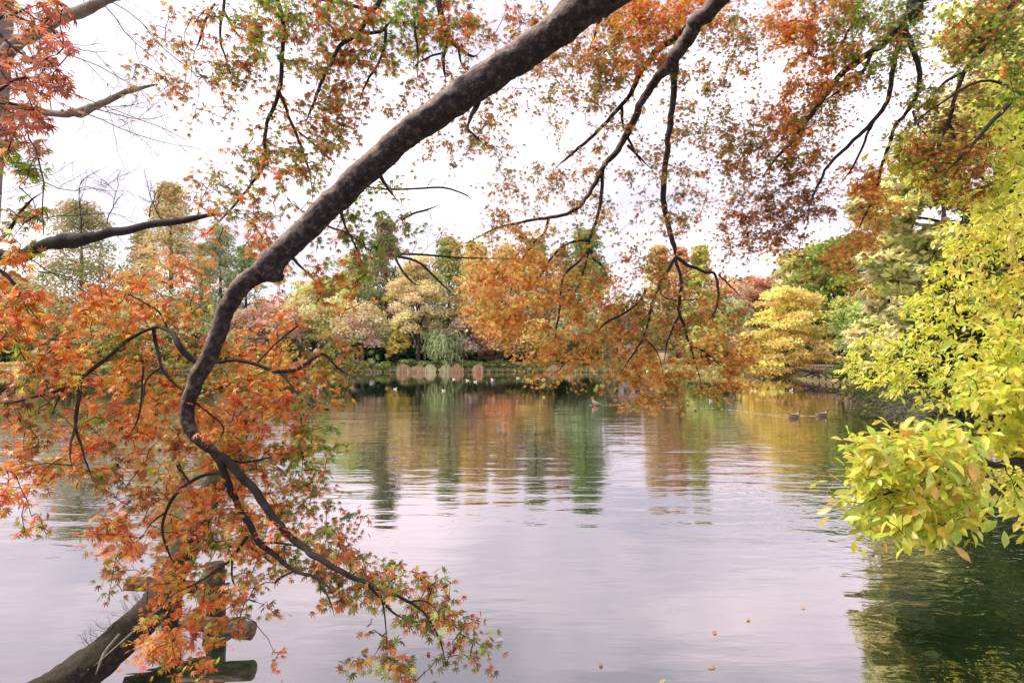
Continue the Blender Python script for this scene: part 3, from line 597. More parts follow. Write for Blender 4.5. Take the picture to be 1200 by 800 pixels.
# bird stretching upright out of the water
Y = WY(475); x = (697-CX)/F0*Y; o = thing('duck', (x, Y, 0), 'pale tan duck rearing upright with raised pointed neck in mid lake', 'bird', 'waterfowl on the lake'); o['wloc'] = [0., 0., 0.]
b = MB(); tube(b, [(.42, 0, .03), (.25, 0, .06), (.08, 0, .1), (-.04, 0, .18), (-.10, 0, .28), (-.13, 0, .36), (-.17, 0, .37)], [.01, .04, .10, .09, .045, .03, .012], 10, 3); b.build('body', M['duck_body'], o, True)
for sd in (-1, 1):
    b = MB(); tube(b, [(.03, sd*.08, .18), (.13, sd*.11, .12), (.36, sd*.05, .05)], [.03, .05, .008], 8, 3, flat=(1, .5)); b.build('wing', M['duck_body'], o, True)
b = MB(); tube(b, [(-.165, 0, .37), (-.2, 0, .365), (-.23, 0, .355)], [.012, .01, .004], 6, 2); b.build('bill', M['bill'], o, True)
def wake(pts, w0, name='duck_wake'):
    mb = MB(); pp = [np.array([(px-CX)/F0*WY(py), WY(py), .006]) for px, py in pts]
    p, _ = smooth_path(pp, [1]*len(pp), 14)
    for k in range(len(p)-1):
        t = k/len(p)
        for q in range(3):
            if random.random() < .30+.35*t: continue
            a = p[k]+(p[k+1]-p[k])*random.random()*.5; bq = a+(p[k+1]-p[k])*random.uniform(.5, 1.1); off = random.uniform(-1, 1)*w0*(.5+t); ww = w0*random.uniform(.15, .4)
            mb.add([a+[0, off, 0], (a+bq)/2+[0, off-ww, 0.01], bq+[0, off, 0], (a+bq)/2+[0, off+ww, .01]], [[0, 1, 2, 3]])
    o = mb.build(name, M['foam']); o['kind'] = 'structure'
wake([(925, 489.5), (905, 487), (880, 483.5), (855, 480), (820, 478.5), (790, 478)], .2)
wake([(958, 488), (935, 487), (910, 486), (885, 485)], .16)
wake([(737, 475), (760, 476), (785, 477.5), (820, 478.5)], .22)
wake([(690, 475), (712, 474.5), (730, 475)], .14)
# fallen leaves on the water
for (px, py, cx_, lb) in ((876, 728, 'E8D060', 'yellow fallen leaf floating, upper of the loose pair left of the dark reflection'), (840, 740, 'C88868', 'brown fallen leaf floating left of the bright yellow floating leaf'), (944, 711, 'E0C0A0', 'pale fallen leaf floating just left of the dark tree reflection'),
                        (704, 782, 'D09080', 'reddish fallen leaf floating near the bottom middle'), (828, 781, 'D8A878', 'tan fallen leaf floating near the bottom, right of the reddish one'), (780, 797, 'E0D080', 'yellow fallen leaf floating at the bottom edge'),
                        (581, 751, 'F0E0D0', 'whitish fallen leaf floating right of the drooping maple spray'), (503, 769, 'C84040', 'red fallen leaf floating beneath the drooping maple spray')):
    Y = WY(py); x = (px-CX)/F0*Y; mb = MB(); a = random.uniform(0, 6.28)
    leaves(mb, OVAL, np.array([[x, Y, .012]]), np.array([[math.cos(a), math.sin(a)*.8, .02]]), np.array([[0, 0, 1.]]), np.array([.07]), lin(cx_)[None]*1.0)
    tag(mb.build('fallen_leaf', M['broad_leaf'], loc=(x, Y, .01)), lb, 'leaf', 'fallen leaves floating on the water')

# ------------------------------------------------------------------ the big Japanese maple
DEP = np.array([(150, 500, 2.7), (300, 500, 2.8), (450, 700, 2.35), (500, 740, 2.3), (250, 680, 2.7), (200, 350, 3.0), (0, 400, 2.4), (40, 560, 2.3), (30, 250, 2.5), (30, 100, 3.0), (250, 60, 3.4), (320, 130, 3.5), (450, 60, 3.7), (560, 40, 3.8),
                (560, 150, 3.9), (440, 260, 3.4), (380, 330, 3.3), (700, 40, 4.6), (700, 180, 4.9), (600, 280, 4.9), (640, 370, 4.8), (780, 440, 4.7), (800, 350, 4.8), (820, 150, 4.9), (950, 150, 5.0), (880, 250, 5.5), (1000, 230, 5.0), (1100, 200, 4.8), (1150, 50, 4.8), (950, 20, 5.0)])
def depth(px, py):
    d2 = (DEP[:, 0]-px)**2+(DEP[:, 1]-py)**2+400; wv = 1/d2**1.5; return float((wv*DEP[:, 2]).sum()/wv.sum())
GRID = ["rrr.....ppmmGGMMmMGGMMOrrp..POOOOOppOOMMGGGmmMMG", "rr.....ppmmMGMMMMMGGMMmrP...POOOpmMpOOMGGGGgmMGG", "rrr....pmmmMGGmMMMOGmm....POMOMm.mm.oOMMGGG.mGmG",
 "rrr...pmmMmmmpmMmmmmmm..pPpPPm.mmMmm.oOMGgg.mMmG", "rrr....pmmMp.mmpMmpmp.pppmpPp..mmmmpmOMm..mGmMgG", "rr.......pp.pmmMmp...ppp.pppp.mmmmmpOMMm..mMBmm.",
 "rr.........mmmmMm...pppp.p..pmmmmmMmOMm...mMBBm.", "gg.........mMMMm....pp...ppmmmmmmmMmMMm...mMBBmm", "gg.......pmmmmm..gg....pppmp.mpmpmmmBBmoO..BBB..",
 "gg.......ommmm..ggg....ppp.Mm.ppp.BBBBB.OO..b...", "mm........mmmm..Mggm..pppo.mm.mpm.BBBBB.O.......", "m.......oo.mOm.gGGm..pmmOmmm.mm...BBBB.OO.......",
 "O......oOo..OOmMMg...pOOOOmMmmM.m.m...oO........", "OO.oOOOOO....oOMOo....OOOOOOOmmmmm......O.......", "OO.OOOOOOm..oo.oo.....OOOOOOOmMmmMm.............",
 "OOOOOOMMMm..Ooo.......OOOOOOmMMMmOm.............", "GMOOGGOOMMOOOOMMM.......oOOooOOmOOOm............", "OOOOOOOMGGMOOOMMG........oO.oOOOmOOo............",
 "rGmoOOOOOMOOOOMM............oOOmoom.............", "MBm.MOOOOOOOOOMm................................", "OBoOMOOOBOOOMOMG................................",
 "OOMOOBBmOOOMMMG.................................", "OOOmMMBmmOMOOMGm................................", "OOm.mBBomOOOOMmmm...............................",
 "oo..OOOOOMOMOMMG................................", "..m.oOOOOMMOOMMMM...............................", "....mmoOOMMMMMmMMMm.............................",
 "....mB.OOMOMMm.mMMMMm...........................", "....m..OOmOMm..Mmm.MMm..........................", "......OOOOM.m....m.mMMm.........................",
 "......OOOo..o....mm..mm.........................", ".......moo......m.Mm..m........................."]
PAL = {'o': (['E87A3A', 'DC6430', 'F0924A', 'C85030', 'D88A38', 'A89034'], [.28, .18, .2, .10, .12, .12]),
       'r': (['C07058', 'B85C4A', 'AC4C46', 'D08464', '9C6A40'], [.3, .25, .2, .15, .1]),
       'g': (['7C8A30', '687A2A', '929030', 'A8803A', 'C07040'], [.33, .25, .2, .12, .1]),
       'm': (['E0703A', 'B87A38', '8A8832', 'C85A34', '7A7A30', 'A05A34'], [.15, .2, .25, .12, .2, .08]),
       'b': (['94542C', 'A8602E', '7A4626', 'B87038', '76662C'], [.25, .25, .2, .2, .1]),
       'p': (['BC7C54', 'A86C48', '92803E', 'CC8854', '8A7A3C'], [.25, .22, .2, .2, .13])}
PAL['h'] = (['E8923E', 'DC7C38', 'CC9440', 'A08E3A', 'E8843C', 'C8A048'], [.25, .22, .16, .15, .12, .1])
PALL = {k: (lift(np.array([lin(h) for h in v[0]]), .84 if k == 'h' else .98, 1.14 if k == 'h' else 1.06)*np.array([1, 1.05 if k == 'h' else 1.2, .95]), v[1]) for k, v in PAL.items()}

def pl(s, D=None, extra=0):
    """'x,y,diameter_px ...' -> points and radii at the depth of that part of the tree"""
    pts, rad = [], []
    for i, t in enumerate(s.split()):
        a = [float(q) for q in t.split(',')]; Y = a[3] if len(a) > 3 else (D if D is not None else depth(a[0], a[1]))
        pts.append(P(a[0], a[1], Y+extra)); rad.append(max(a[2]/2/F0*Y, .0012))
    rad[-1] *= .3
    return np.array(pts), np.array(rad)

TR = np.array([2.9, -1.6, .7])
maple = thing('japanese_maple', TR, 'Japanese maple with heavy diagonal limb and orange to olive leaves overhanging the lake', 'tree')
hub = np.array([2.7, -1.2, 3.3]); hub2 = np.array([2.75, -.7, 5.0])
tb = MB(); tube(tb, [TR-[0, 0, .4], TR+[.02, .05, .8], hub-[0, 0, .9], hub, hub2, hub2+[.1, .4, 1.2]], [.34, .26, .24, .23, .15, .08], 20, 5, .12)
tb.build('trunk', M['bark'], maple, True)
BR = []          # (name, [polylines (pts, rad)])
def limb(name, lines, gn=.0, start=None, mat='dark_bark', n=8): BR.append(dict(name=name, lines=[(p, r*(1 if n > 20 else .84)) for p, r in lines], gn=gn, mat=mat, n=n))
def pre(line, *pts):
    """prefix a polyline with world points that lie outside the picture, back to the trunk"""
    p, r = line; return np.vstack([np.array([q[:3] for q in pts]), p]), np.concatenate([[q[3] for q in pts], r])
main = pre(pl('860,-120,72,2.4 760,-42,62,2.45 700,-3,57,2.5 668,22,56,2.52 640,44,50,2.55 600,72,46,2.58 560,98,44,2.6 520,126,43,2.62 480,155,41,2.65 440,190,39,2.67 400,228,38,2.7 365,262,36,2.7 338,288,35,2.7 318,308,36,2.7 300,322,29,2.7 280,338,27,2.7 266,362,25,2.7 256,388,25,2.7 246,415,24,2.7 232,442,22,2.7 222,468,20,2.7 219,490,20,2.7 228,510,18,2.7 246,524,16,2.7 262,537,14,2.7'),
           (*hub, .17), (2.2, .3, 4.0, .16))
main = (main[0], main[1]*.76)
limb('limb', [main], .16, mat='bark', n=40)
limb('branch', [pl('258,534,13,2.7 282,555,12,2.69 305,585,12,2.66 328,615,11,2.62 348,636,10,2.58 372,652,9,2.5 400,668,8,2.45 428,682,6,2.4 450,692,5 478,705,4 500,722,3 516,750,2.5 524,785,2'), pl('430,682,5 445,700,3.5 462,718,3 480,728,2'), pl('445,690,3 452,730,2 452,770,1.5'), pl('478,705,3 500,705,2 520,725,1.5')], mat='dark_bark')
limb('branch', [pl('250,530,11,2.7 262,555,10,2.7 278,590,9 292,615,9 305,636,8 322,650,7 345,668,5 375,678,4 395,700,2'), pl('305,636,4 335,637,3 370,645,2'), pl('290,628,5 272,653,4.5 262,662,4 235,680,3 205,695,2'), pl('272,655,3 273,680,2.5 288,702,2'), pl('345,668,3 325,680,2 322,690,1.5'), pl('372,678,2.5 385,700,2 392,722,1.5')], mat='dark_bark')
limb('branch', [pl('264,554,6,2.7 245,555,5 222,565,5 205,580,5 195,600,4 190,620,3.5 197,645,3 205,660,2'), pl('222,565,3 213,550,2.5 210,540,2'), pl('195,600,3 178,612,2 165,630,1.5')], mat='dark_bark')
limb('branch', [pl('236,424,9,2.7 222,420,8,2.7 207,402,9,2.7 198,388,5,2.75 180,384,4,2.8 158,393,5,2.8 145,403,5,2.8 118,425,6,2.75 95,443,6,2.7 72,456,5 50,463,4 20,470,3.5 -15,474,3'), pl('92,445,6,2.7 93,465,5 89,490,5 88,500,4 82,525,3 85,550,2'), pl('88,500,4 96,525,3 102,545,2.5 110,565,1.5'), pl('75,455,3 65,475,2.5 58,490,1.5'), pl('180,384,5,2.8 181,400,5 190,430,4 205,450,3 222,462,2'), pl('198,388,3 185,365,2.5 160,350,2 140,340,1.5'), pl('168,430,3 165,470,3 160,495,2 148,515,1.5'), pl('190,430,3 172,445,2.5 167,475,2')], mat='dark_bark')
limb('branch', [pl('244,426,6,2.7 262,423,5 288,423,5 308,430,5 328,436,6 345,434,6 362,424,5 378,415,4 395,430,3 410,440,2'), pl('328,436,4 340,450,3 355,470,2'), pl('300,428,3 320,405,2.5 345,385,3 350,378,4'), pl('228,470,3,2.7 245,485,2.5 262,500,2 255,520,1.5'), pl('262,538,5,2.7 285,541,4 310,537,3 340,530,2')], mat='dark_bark')
# overhead branches springing from a limb above the frame
over = pre(pl('700,-260,40,3.2 560,-220,26,3.3 440,-190,20,3.4 320,-170,14,3.4 240,-160,10,3.4'), (*hub2, .12), (1.9, 1.2, 6.2, .11))
limb('branch', [over, pre(pl('322,-25,7 332,25,6.5 331,60,6 327,105,6 316,135,5 310,160,5 311,190,4 295,215,3.5 270,245,3 245,272,2'), (*over[0][-2], .018)), pl('327,107,5 338,135,4 350,165,4 362,200,3 367,230,2'), pl('350,155,3 375,175,2.5 400,200,2'), pl('265,-30,4 262,10,4 258,45,3 265,70,2.5 272,90,2'), pl('262,12,3.5 275,35,3 290,55,2'), pl('252,5,3 240,25,3.5 235,45,3 228,60,2')], mat='dark_bark')
limb('branch', [pre(pl('460,-40,9 445,0,7 430,22,6.5 420,40,7 400,52,5.5 388,75,5 375,100,4.5 366,125,4 357,145,3'), (*over[0][-4], .02)), pl('418,42,5 435,38,4.5 450,34,4.5 462,20,3'), pl('452,35,4.5 449,62,4 440,80,3.5 428,100,3 420,125,2'), pl('430,10,5 408,6,4.5 380,0,4 350,-5,3'), pl('484,10,3 487,40,3 490,70,2.5 488,100,2')], mat='dark_bark')
limb('branch', [pre(pl('515,-40,11 513,-5,9 518,22,8.5 526,44,8 540,58,5 552,66,4 560,64,3'), (*over[0][-5], .022)), pl('526,44,6 521,62,4.5 520,80,4 522,93,3'), pl('536,52,4 540,70,3 543,80,2'), pl('520,62,3 500,68,2.5 485,78,2'), pl('705,3,4 705,18,4 698,38,3.5 692,60,3 685,78,2')], mat='dark_bark')
J = pre(pl('900,-70,36,3.9 862,-22,30,4.0 840,2,26,4.1 815,30,22,4.2 800,52,20,4.3 790,68,19,4.3 772,90,13,4.4 758,110,11,4.5 745,135,10,4.5 735,158,10 720,180,8 706,197,7 692,225,6 675,245,5.5 645,255,5 610,260,4 575,270,3 550,285,2'), (*hub2, .1), (2.6, 1.2, 6.0, .095))
limb('limb', [J], .05, mat='bark', n=12)
limb('branch', [pl('812,28,14,4.2 795,42,10 770,60,9 752,82,8 745,98,8 735,115,6 722,130,6 705,150,5 685,168,4.5 668,182,4 652,196,3'), pl('728,122,5 729,140,4 732,155,4'), pl('735,170,4 750,185,3 765,200,2'), pl('700,3,4,3.6 700,30,3 690,60,2.5'), pl('758,45,3 735,45,3 710,60,2.5 700,75,2')], mat='dark_bark')
limb('branch', [pl('791,70,12,4.3 790,95,9 787,130,8.5 783,165,8 779,200,8 778,235,8 783,262,7.5 790,288,7 792,300,6'), pl('792,300,5 805,310,5 825,318,4 838,322,4 842,345,3 838,365,2.5 830,375,2'), pl('792,302,5 782,318,4.5 773,335,4.5 765,352,4 760,375,4 754,395,3 742,415,2.5 725,440,2'),
                pl('791,303,4.5 798,325,4.5 797,345,4.5 796,365,4.5 803,385,4 808,402,4 825,412,3.5 842,425,3 860,440,2'), pl('757,338,4 750,352,3.5 730,368,3 710,378,3 695,395,2'), pl('774,335,3 777,347,2.5 795,352,2 820,350,1.5'), pl('797,368,3.5 788,385,3 782,400,2.5 778,425,2'), pl('808,402,3 815,425,2.5 822,450,1.5'), pl('754,395,2.5 770,412,2 778,440,1.5'), pl('842,322,3 856,335,2 875,355,1.5')], mat='dark_bark')
limb('branch', [pl('706,198,6 706,215,5 703,240,5 698,262,4.5 692,275,4.5 690,290,4'), pl('690,282,4.5 675,283,4 662,287,3.5 648,300,3 635,320,3 622,340,2.5 608,362,2'), pl('690,290,4 680,305,3.5 665,318,3.5 658,335,3 656,360,3 652,385,2.5 650,400,2'), pl('691,291,4 695,302,3.5 706,312,3 712,325,2'), pl('690,292,3.5 686,312,3 680,330,2.5 672,345,2'),
                pl('643,256,4 638,272,3.5 625,285,3 612,305,3 603,325,2.5 598,345,2'), pl('735,158,4 745,180,3 755,195,2')], mat='dark_bark')
K0 = pre(pl('1115,-50,26 1085,-12,22 1070,12,20 1055,32,18'), (*hub2, .09), (3.4, 1.6, 6.6, .08))
limb('branch', [K0, pl('1056,30,16 1040,45,10 1025,58,9.5 1005,72,9 985,88,8.5 972,104,8 958,125,7 945,143,6 928,165,5 910,185,4 895,205,3'), pl('1022,62,5 1010,85,5 990,102,5 968,117,5'), pl('943,147,5 935,165,4 925,185,3.5 912,205,3'), pl('1012,20,4 995,35,4 985,55,3 970,70,2.5')], mat='dark_bark')
limb('branch', [pl('1057,33,12 1052,55,7 1046,80,6.5 1044,105,6.5 1036,125,6 1020,145,5.5 1003,162,5 985,180,4.5 970,195,4 955,225,3 945,250,2'), pl('1036,127,5 1022,145,4 1012,170,3.5 1000,195,3 985,215,2')], mat='dark_bark')
limb('branch', [pl('1058,34,12 1068,52,7 1075,72,6.5 1078,95,6.5 1073,115,6 1060,135,5 1048,150,5 1040,175,4.5 1032,200,4 1027,225,4 1015,250,3 1003,275,2'), pl('1070,130,3.5 1075,145,3 1090,165,2')], mat='dark_bark')
limb('branch', [pre(pl('1215,-40,10 1190,0,8 1172,28,7 1155,52,7 1140,72,6.5 1130,83,6 1122,105,5 1115,130,5 1112,145,5 1102,165,4 1095,185,3'), (*K0[0][1], .03)), pl('1130,84,4 1110,95,4 1095,110,3 1080,125,2.5'), pl('1112,145,4 1118,160,3.5 1125,180,3'), pl('1155,52,4 1140,35,3 1130,20,2')], mat='dark_bark')
limb('branch', [pl('560,120,9,2.62 548,150,2.5,3.2 558,160,2.2,3.4 570,175,1.8,3.5'), pl('440,195,8,2.67 455,222,3,3.0 470,240,2,3.2'), pl('395,240,7,2.7 405,265,3,2.95 420,295,2.5 425,310,2'), pl('340,300,6,2.7 355,315,3,2.95 375,335,2'), pl('360,255,6,2.7 385,265,3 410,275,2.5 440,300,2 ')], mat='dark_bark')

def add_nodes(lines, bi, nodes, owner):
    for p, r in lines:
        q, _ = smooth_path(p, r, 5); nodes.append(q); owner.append(np.full(len(q), bi))
def grow_foliage(BRl, cells, PALd, leaf_fn, root, dens=1.0, leafsize=.062, skip_main=True, twig_r=.0024, seedlen=.9, twigmat='dark_bark'):
    nodes, owner = [], []
    for bi, b in enumerate(BRl): add_nodes(b['lines'], bi, nodes, owner)
    nodes = np.concatenate(nodes); owner = np.concatenate(owner)
    cap = 60000; NA = np.zeros((cap, 3)); OW = np.zeros(cap, int); k = len(nodes); NA[:k] = nodes; OW[:k] = owner
    tw = [MB() for _ in BRl]; lf = [MB() for _ in BRl]
    att = []
    for (px, py, Y, key, dense, s) in cells:
        att.append((P(px, py, Y), key, dense, Y, px, py, s))
    A = np.array([a[0] for a in att]); d0 = np.full(len(A), 1e9)
    for i in range(0, k, 400): d0 = np.minimum(d0, np.linalg.norm(A[:, None]-NA[None, i:i+400], axis=2).min(1) if i+400 <= k else np.linalg.norm(A[:, None]-NA[None, i:k], axis=2).min(1))
    for ai in np.argsort(d0):
        p, key, dense, Y, px, py, s = att[ai]
        dv = p-NA[:k]; dist = np.linalg.norm(dv, axis=1)
        # prefer to leave from a node that lies above/behind the target
        pen = dist*(1+.35*np.clip(p[2]-NA[:k, 2], 0, 1))
        j = int(np.argmin(pen)); st = NA[j].copy(); ow = OW[j]; dl = dist[j]
        nseg = max(2, min(7, int(dl/.07)+1)); t = np.linspace(0, 1, nseg+1)[:, None]
        bend = unit(rng.normal(size=3))*dl*.10+np.array([0, 0, dl*.12])
        path = st+(p-st)*t+bend*np.sin(t*math.pi)+rng.normal(size=(nseg+1, 3))*.007*np.sin(t*math.pi)
        rr = np.linspace(min(.0045, twig_r*(1+dl*1.5)), twig_r*.55, nseg+1)
        tube(tw[ow], path, rr, 3, 1, cap=False)
        m = len(path)-1; NA[k:k+m] = path[1:]; OW[k:k+m] = ow; k += m
        leaf_fn(lf[ow], p, path, key, dense, Y, s)
    for bi, b in enumerate(BRl):
        mb = MB()
        for p, r in b['lines']: tube(mb, p, r, b['n'], 10 if b['n'] > 20 else 5, max(b['gn'], .07), kink=.15 if b['n'] > 20 else .6)
        if b['name'] == 'limb' and b['n'] > 20:
            kn = P(322, 318, 2.7)
            tube(mb, [kn+[-.03, .01, .05], kn+[-.012, -.005, .01], kn+[-.002, -.012, -.03], kn+[.0, -.014, -.045]], [.045, .05, .045, .034], 24, 7, .3)
        bo = mb.build(b['name'], M[b['mat']], root, True)
        if lf[bi].n: lf[bi].build('foliage', M['maple_leaf'] if leaf_fn is maple_leaves else M['broad_leaf'], bo)
    _tw(tw, root, twigmat)
def _tw(tw, root, mat):
    a = MB()
    for t in tw:
        for v, f in zip(t.v, t.f): a.add(v, f-f.min())
    if a.n: a.build('twigs', M[mat], root)
def maple_leaves(mb, p, path, key, dense, Y, s):
    cols, pr = PALL[key]; n = rng.poisson((15 if dense else 8.5)*s*(1+(.5 if dense else .38)*max(0, Y-2.8))*(1.4 if key == 'h' else 1))
    if n == 0: return
    base = cols[rng.choice(len(cols), p=pr)]
    sp = 8.0/F0*Y
    t = rng.beta(3, 1.2, n)*(len(path)-1); i0 = np.clip(t.astype(int), 0, len(path)-2); fr = (t-i0)[:, None]
    along = path[i0]*(1-fr)+path[i0+1]*fr
    off = rng.normal(size=(n, 3))*[sp, sp*1.2, sp*.75]
    half = rng.random(n) < .5
    pos = np.where(half[:, None], p+off, along+off*.35)
    tip = unit(off*[1, 1, .3])*.8+rng.normal(size=(n, 3))*.45+[0, 0, -.55]
    nor = rng.normal(size=(n, 3))*.42+[0, -.25, 1]
    c = cols[rng.choice(len(cols), n, p=pr)]; mixm = rng.random((n, 1)) < .5; c = np.where(mixm, base, c)
    c = np.clip(c*np.exp(rng.normal(size=(n, 1))*.38-.04)*(1+rng.normal(size=(n, 3))*.06), .008, .9)
    leaves(mb, STAR, pos, tip, nor, rng.uniform(.75, 1.2, n)*LS, c)
LS = .054
cells_left, cells = [], []
for r_, row in enumerate(GRID):
    for c_, ch in enumerate(row[:48]):
        if ch == '.': continue
        x0, y0 = c_*25, r_*25; dz = depth(x0+12, y0+12); dense = ch.isupper(); key = ch.lower()
        per = max(2.0, 2.1*(dz/2.6)**1.3)*(1.0 if dense else .62)
        if key == 'o' and c_ >= 21 and 9 <= r_: key = 'h'
        if r_ >= 25 and c_ >= 14: per *= 2.3
        elif key == 'b': per *= 1.1
        elif r_ < 12: per *= (.55 if c_ >= 44 and 2 < r_ < 9 else 1.75)
        else: per *= 1.15
        left = (c_ <= 1 and r_ <= 15) or (c_ == 2 and r_ <= 7)
        if left: per *= 1.8
        for q in range(rng.poisson(per)+ (1 if dense else 0)):
            px, py = x0+rng.uniform(-5, 30), y0+rng.uniform(-5, 30)
            lay = mnoise.noise(Vector((px*.012, py*.02, 3.3)))*.5
            if r_ >= 15 and not left: lay = lay*.7+.24
            Y = (dz if not left else 2.3)+lay+rng.normal()*.18
            (cells_left if left else cells).append((px, py, Y, key, dense, 1.0))
print('maple attractors', len(cells))
grow_foliage(BR, cells, PALL, maple_leaves, maple)

# ------------------------------------------------------------------ maple at the left edge
def bare_twigs(mb, st, dr, ln, r, lev, spread=.6):
    """recursive leafless twigs"""
    n = 5; p = [np.array(st)]; d = unit(np.array(dr, float))
    for k in range(n):
        d = unit(d+rng.normal(size=3)*.16); p.append(p[-1]+d*ln/n)
    tube(mb, p, np.linspace(r, r*.45, n+1), 4 if r > .004 else 3, 1, cap=False)
    if lev > 0:
        for k in range(1, n+1):
            if random.random() < .85:
                d2 = unit(d+rng.normal(size=3)*spread); bare_twigs(mb, p[k], d2, ln*random.uniform(.35, .6), r*.55, lev-1, spread)
o = thing('maple_tree', (-3.4, 1.2, .5), 'red leaved maple whose sprays enter at the left edge', 'tree')
tbm = MB(); tp = [np.array([-3.4, 1.2, .2]), np.array([-3.3, 1.3, 1.6]), np.array([-3.1, 1.5, 2.9]), np.array([-3.0, 1.7, 4.3]), np.array([-2.9, 1.9, 5.4])]
tube(tbm, tp, [.16, .13, .11, .08, .04], 12, 4, .1); tbm.build('trunk', M['dark_bark'], o, True)
BL = [dict(name='branch', lines=[pre(pl('-60,20,5,2.4 0,20,4,2.4 45,5,2,2.4'), (*tp[4], .03)), pl('-20,18,4,2.4 20,60,3,2.4 55,75,2,2.4')], gn=0, mat='dark_bark', n=6),
      dict(name='branch', lines=[pre(pl('-70,130,6,2.3 -20,120,5,2.3 30,125,3,2.3 60,140,2,2.3'), (*tp[3], .03)), pl('-20,120,4,2.3 15,95,3,2.3 50,90,2,2.3'), pl('-40,170,5,2.3 0,185,4,2.3 40,195,2,2.3')], gn=0, mat='dark_bark', n=6),
      dict(name='branch', lines=[pre(pl('-70,330,8,2.3 -20,300,6,2.3 10,270,4,2.3 30,240,3,2.3 50,225,2,2.3'), (*tp[2], .04)), pl('-20,300,5,2.3 15,330,4,2.3 35,370,3,2.3'), pl('-60,335,6,2.3 -10,370,5,2.3 20,400,3,2.3')], gn=0, mat='dark_bark', n=6)]
grow_foliage(BL, cells_left, PALL, maple_leaves, o)

# ------------------------------------------------------------------ bare trees at upper left
bt = thing('bare_tree', P(-12, 1100, 4.2)*[1, 1, 0]+[0, 0, .5], 'nearly leafless tree with greenish grey limbs and fine twigs at upper left', 'tree')
mb = MB(); tube(mb, [P(-75, 800, 4.4), P(-45, 500, 4.3), P(-25, 300, 4.2), P(-6, 120, 4.2), P(4, 40, 4.2), P(6, -60, 4.2)], [.16, .13, .11, .075, .06, .05], 12, 4, .12); mb.build('trunk', M['pale_bark'], bt, True)
for line, tws in (('-4,76,16,4.2 18,52,14,4.15 45,36,13,4.1 75,20,13,4.0 105,8,12,3.9 130,-2,10,3.85 150,-20,8,3.8', [(130, 2, (.9, .1, -.35), .75), (128, 3, (1, 0, -.05), .6), (120, 4, (.7, .1, -.6), .6), (45, 38, (.8, 0, -.5), .5), (30, 48, (.6, -.1, -.6), .4), (100, 12, (.2, 0, .8), .3)]),
                  ('-8,138,8,4.2 20,135,8,4.2 50,132,8,4.15 78,134,8,4.1 92,132,11,4.1 108,126,8,4.05 130,116,7,4.0 155,106,6,4.0 185,99,5,3.95', [(100, 133, (.8, 0, -.45), .55), (85, 132, (.7, 0, .4), .5), (60, 128, (-.2, 0, .8), .35), (112, 128, (.9, 0, -.35), .35), (60, 100, (.9, .1, -.25), .9), (75, 62, (1, 0, -.28), .8), (20, 150, (.6, 0, .5), .5)]),
                  ('-30,290,24,4.0 5,300,20,4.0 38,296,14,4.0 55,286,13,3.95 80,284,17,3.95 95,281,15,3.9 115,277,11,3.9 150,269,9,3.85 190,262,8,3.8 225,256,7,3.8 262,250,5,3.8', [(60, 254, (.9, 0, -.02), .55), (20, 200, (.75, 0, -.55), .6), (95, 275, (.3, 0, .8), .35), (125, 262, (.3, 0, .9), .3), (190, 258, (-.4, 0, .8), .25), (45, 318, (1, 0, -.1), .6), (30, 300, (.7, 0, -.5), .5), (175, 255, (.3, 0, .8), .2), (232, 255, (.1, 0, .8), .3)])):
    b = MB(); p, r = pl(line); tube(b, p, r, 10, 4, .18, kink=.5)
    for (px, py, dr, ln) in tws: bare_twigs(b, P(px, py, 3.95), dr, ln, .0045, 3, .55)
    b.build('limb', M['pale_bark'] if line[0:3] != '-30' else M['dark_bark'], bt, True)
# leafless shoot in the central gap (another tree behind the limb)
o = maple
b = MB()
for line in ('418,217,2,3.4 455,222,2.6 490,221,2.6 520,220,2.6 545,228,2 552,234,1.5', '455,298,3.4,3.8 490,298,2.6 540,302,2 600,303,1.4', '460,299,3.4,3.8 488,306,3.2 505,320,2.8 520,335,2.4 532,345,1.5', '462,300,3,3.8 472,318,2.6 485,332,2 492,334,1.4', '470,258,2.5,3.6 485,250,2.5 500,246,2.5 515,240,2'):
    p, r = pl(line, 3.6); tube(b, p, r, 6, 4)
for px, py, dr, ln in ((500, 221, (.2, 0, .9), .1), (518, 220, (.5, 0, .6), .12), (480, 300, (.4, 0, .7), .16), (510, 301, (.2, 0, .9), .2), (500, 245, (.5, 0, -.5), .12), (482, 250, (-.4, 0, .9), .2), (470, 275, (.8, 0, .1), .25), (500, 315, (.7, 0, .2), .15), (462, 215, (.4, 0, .8), .15), (490, 300, (.6, 0, .5), .2)):
    bare_twigs(b, P(px, py, 3.6), dr, ln, .0025, 2, .6)
b.build('bare_branch', M['dark_bark'], maple)

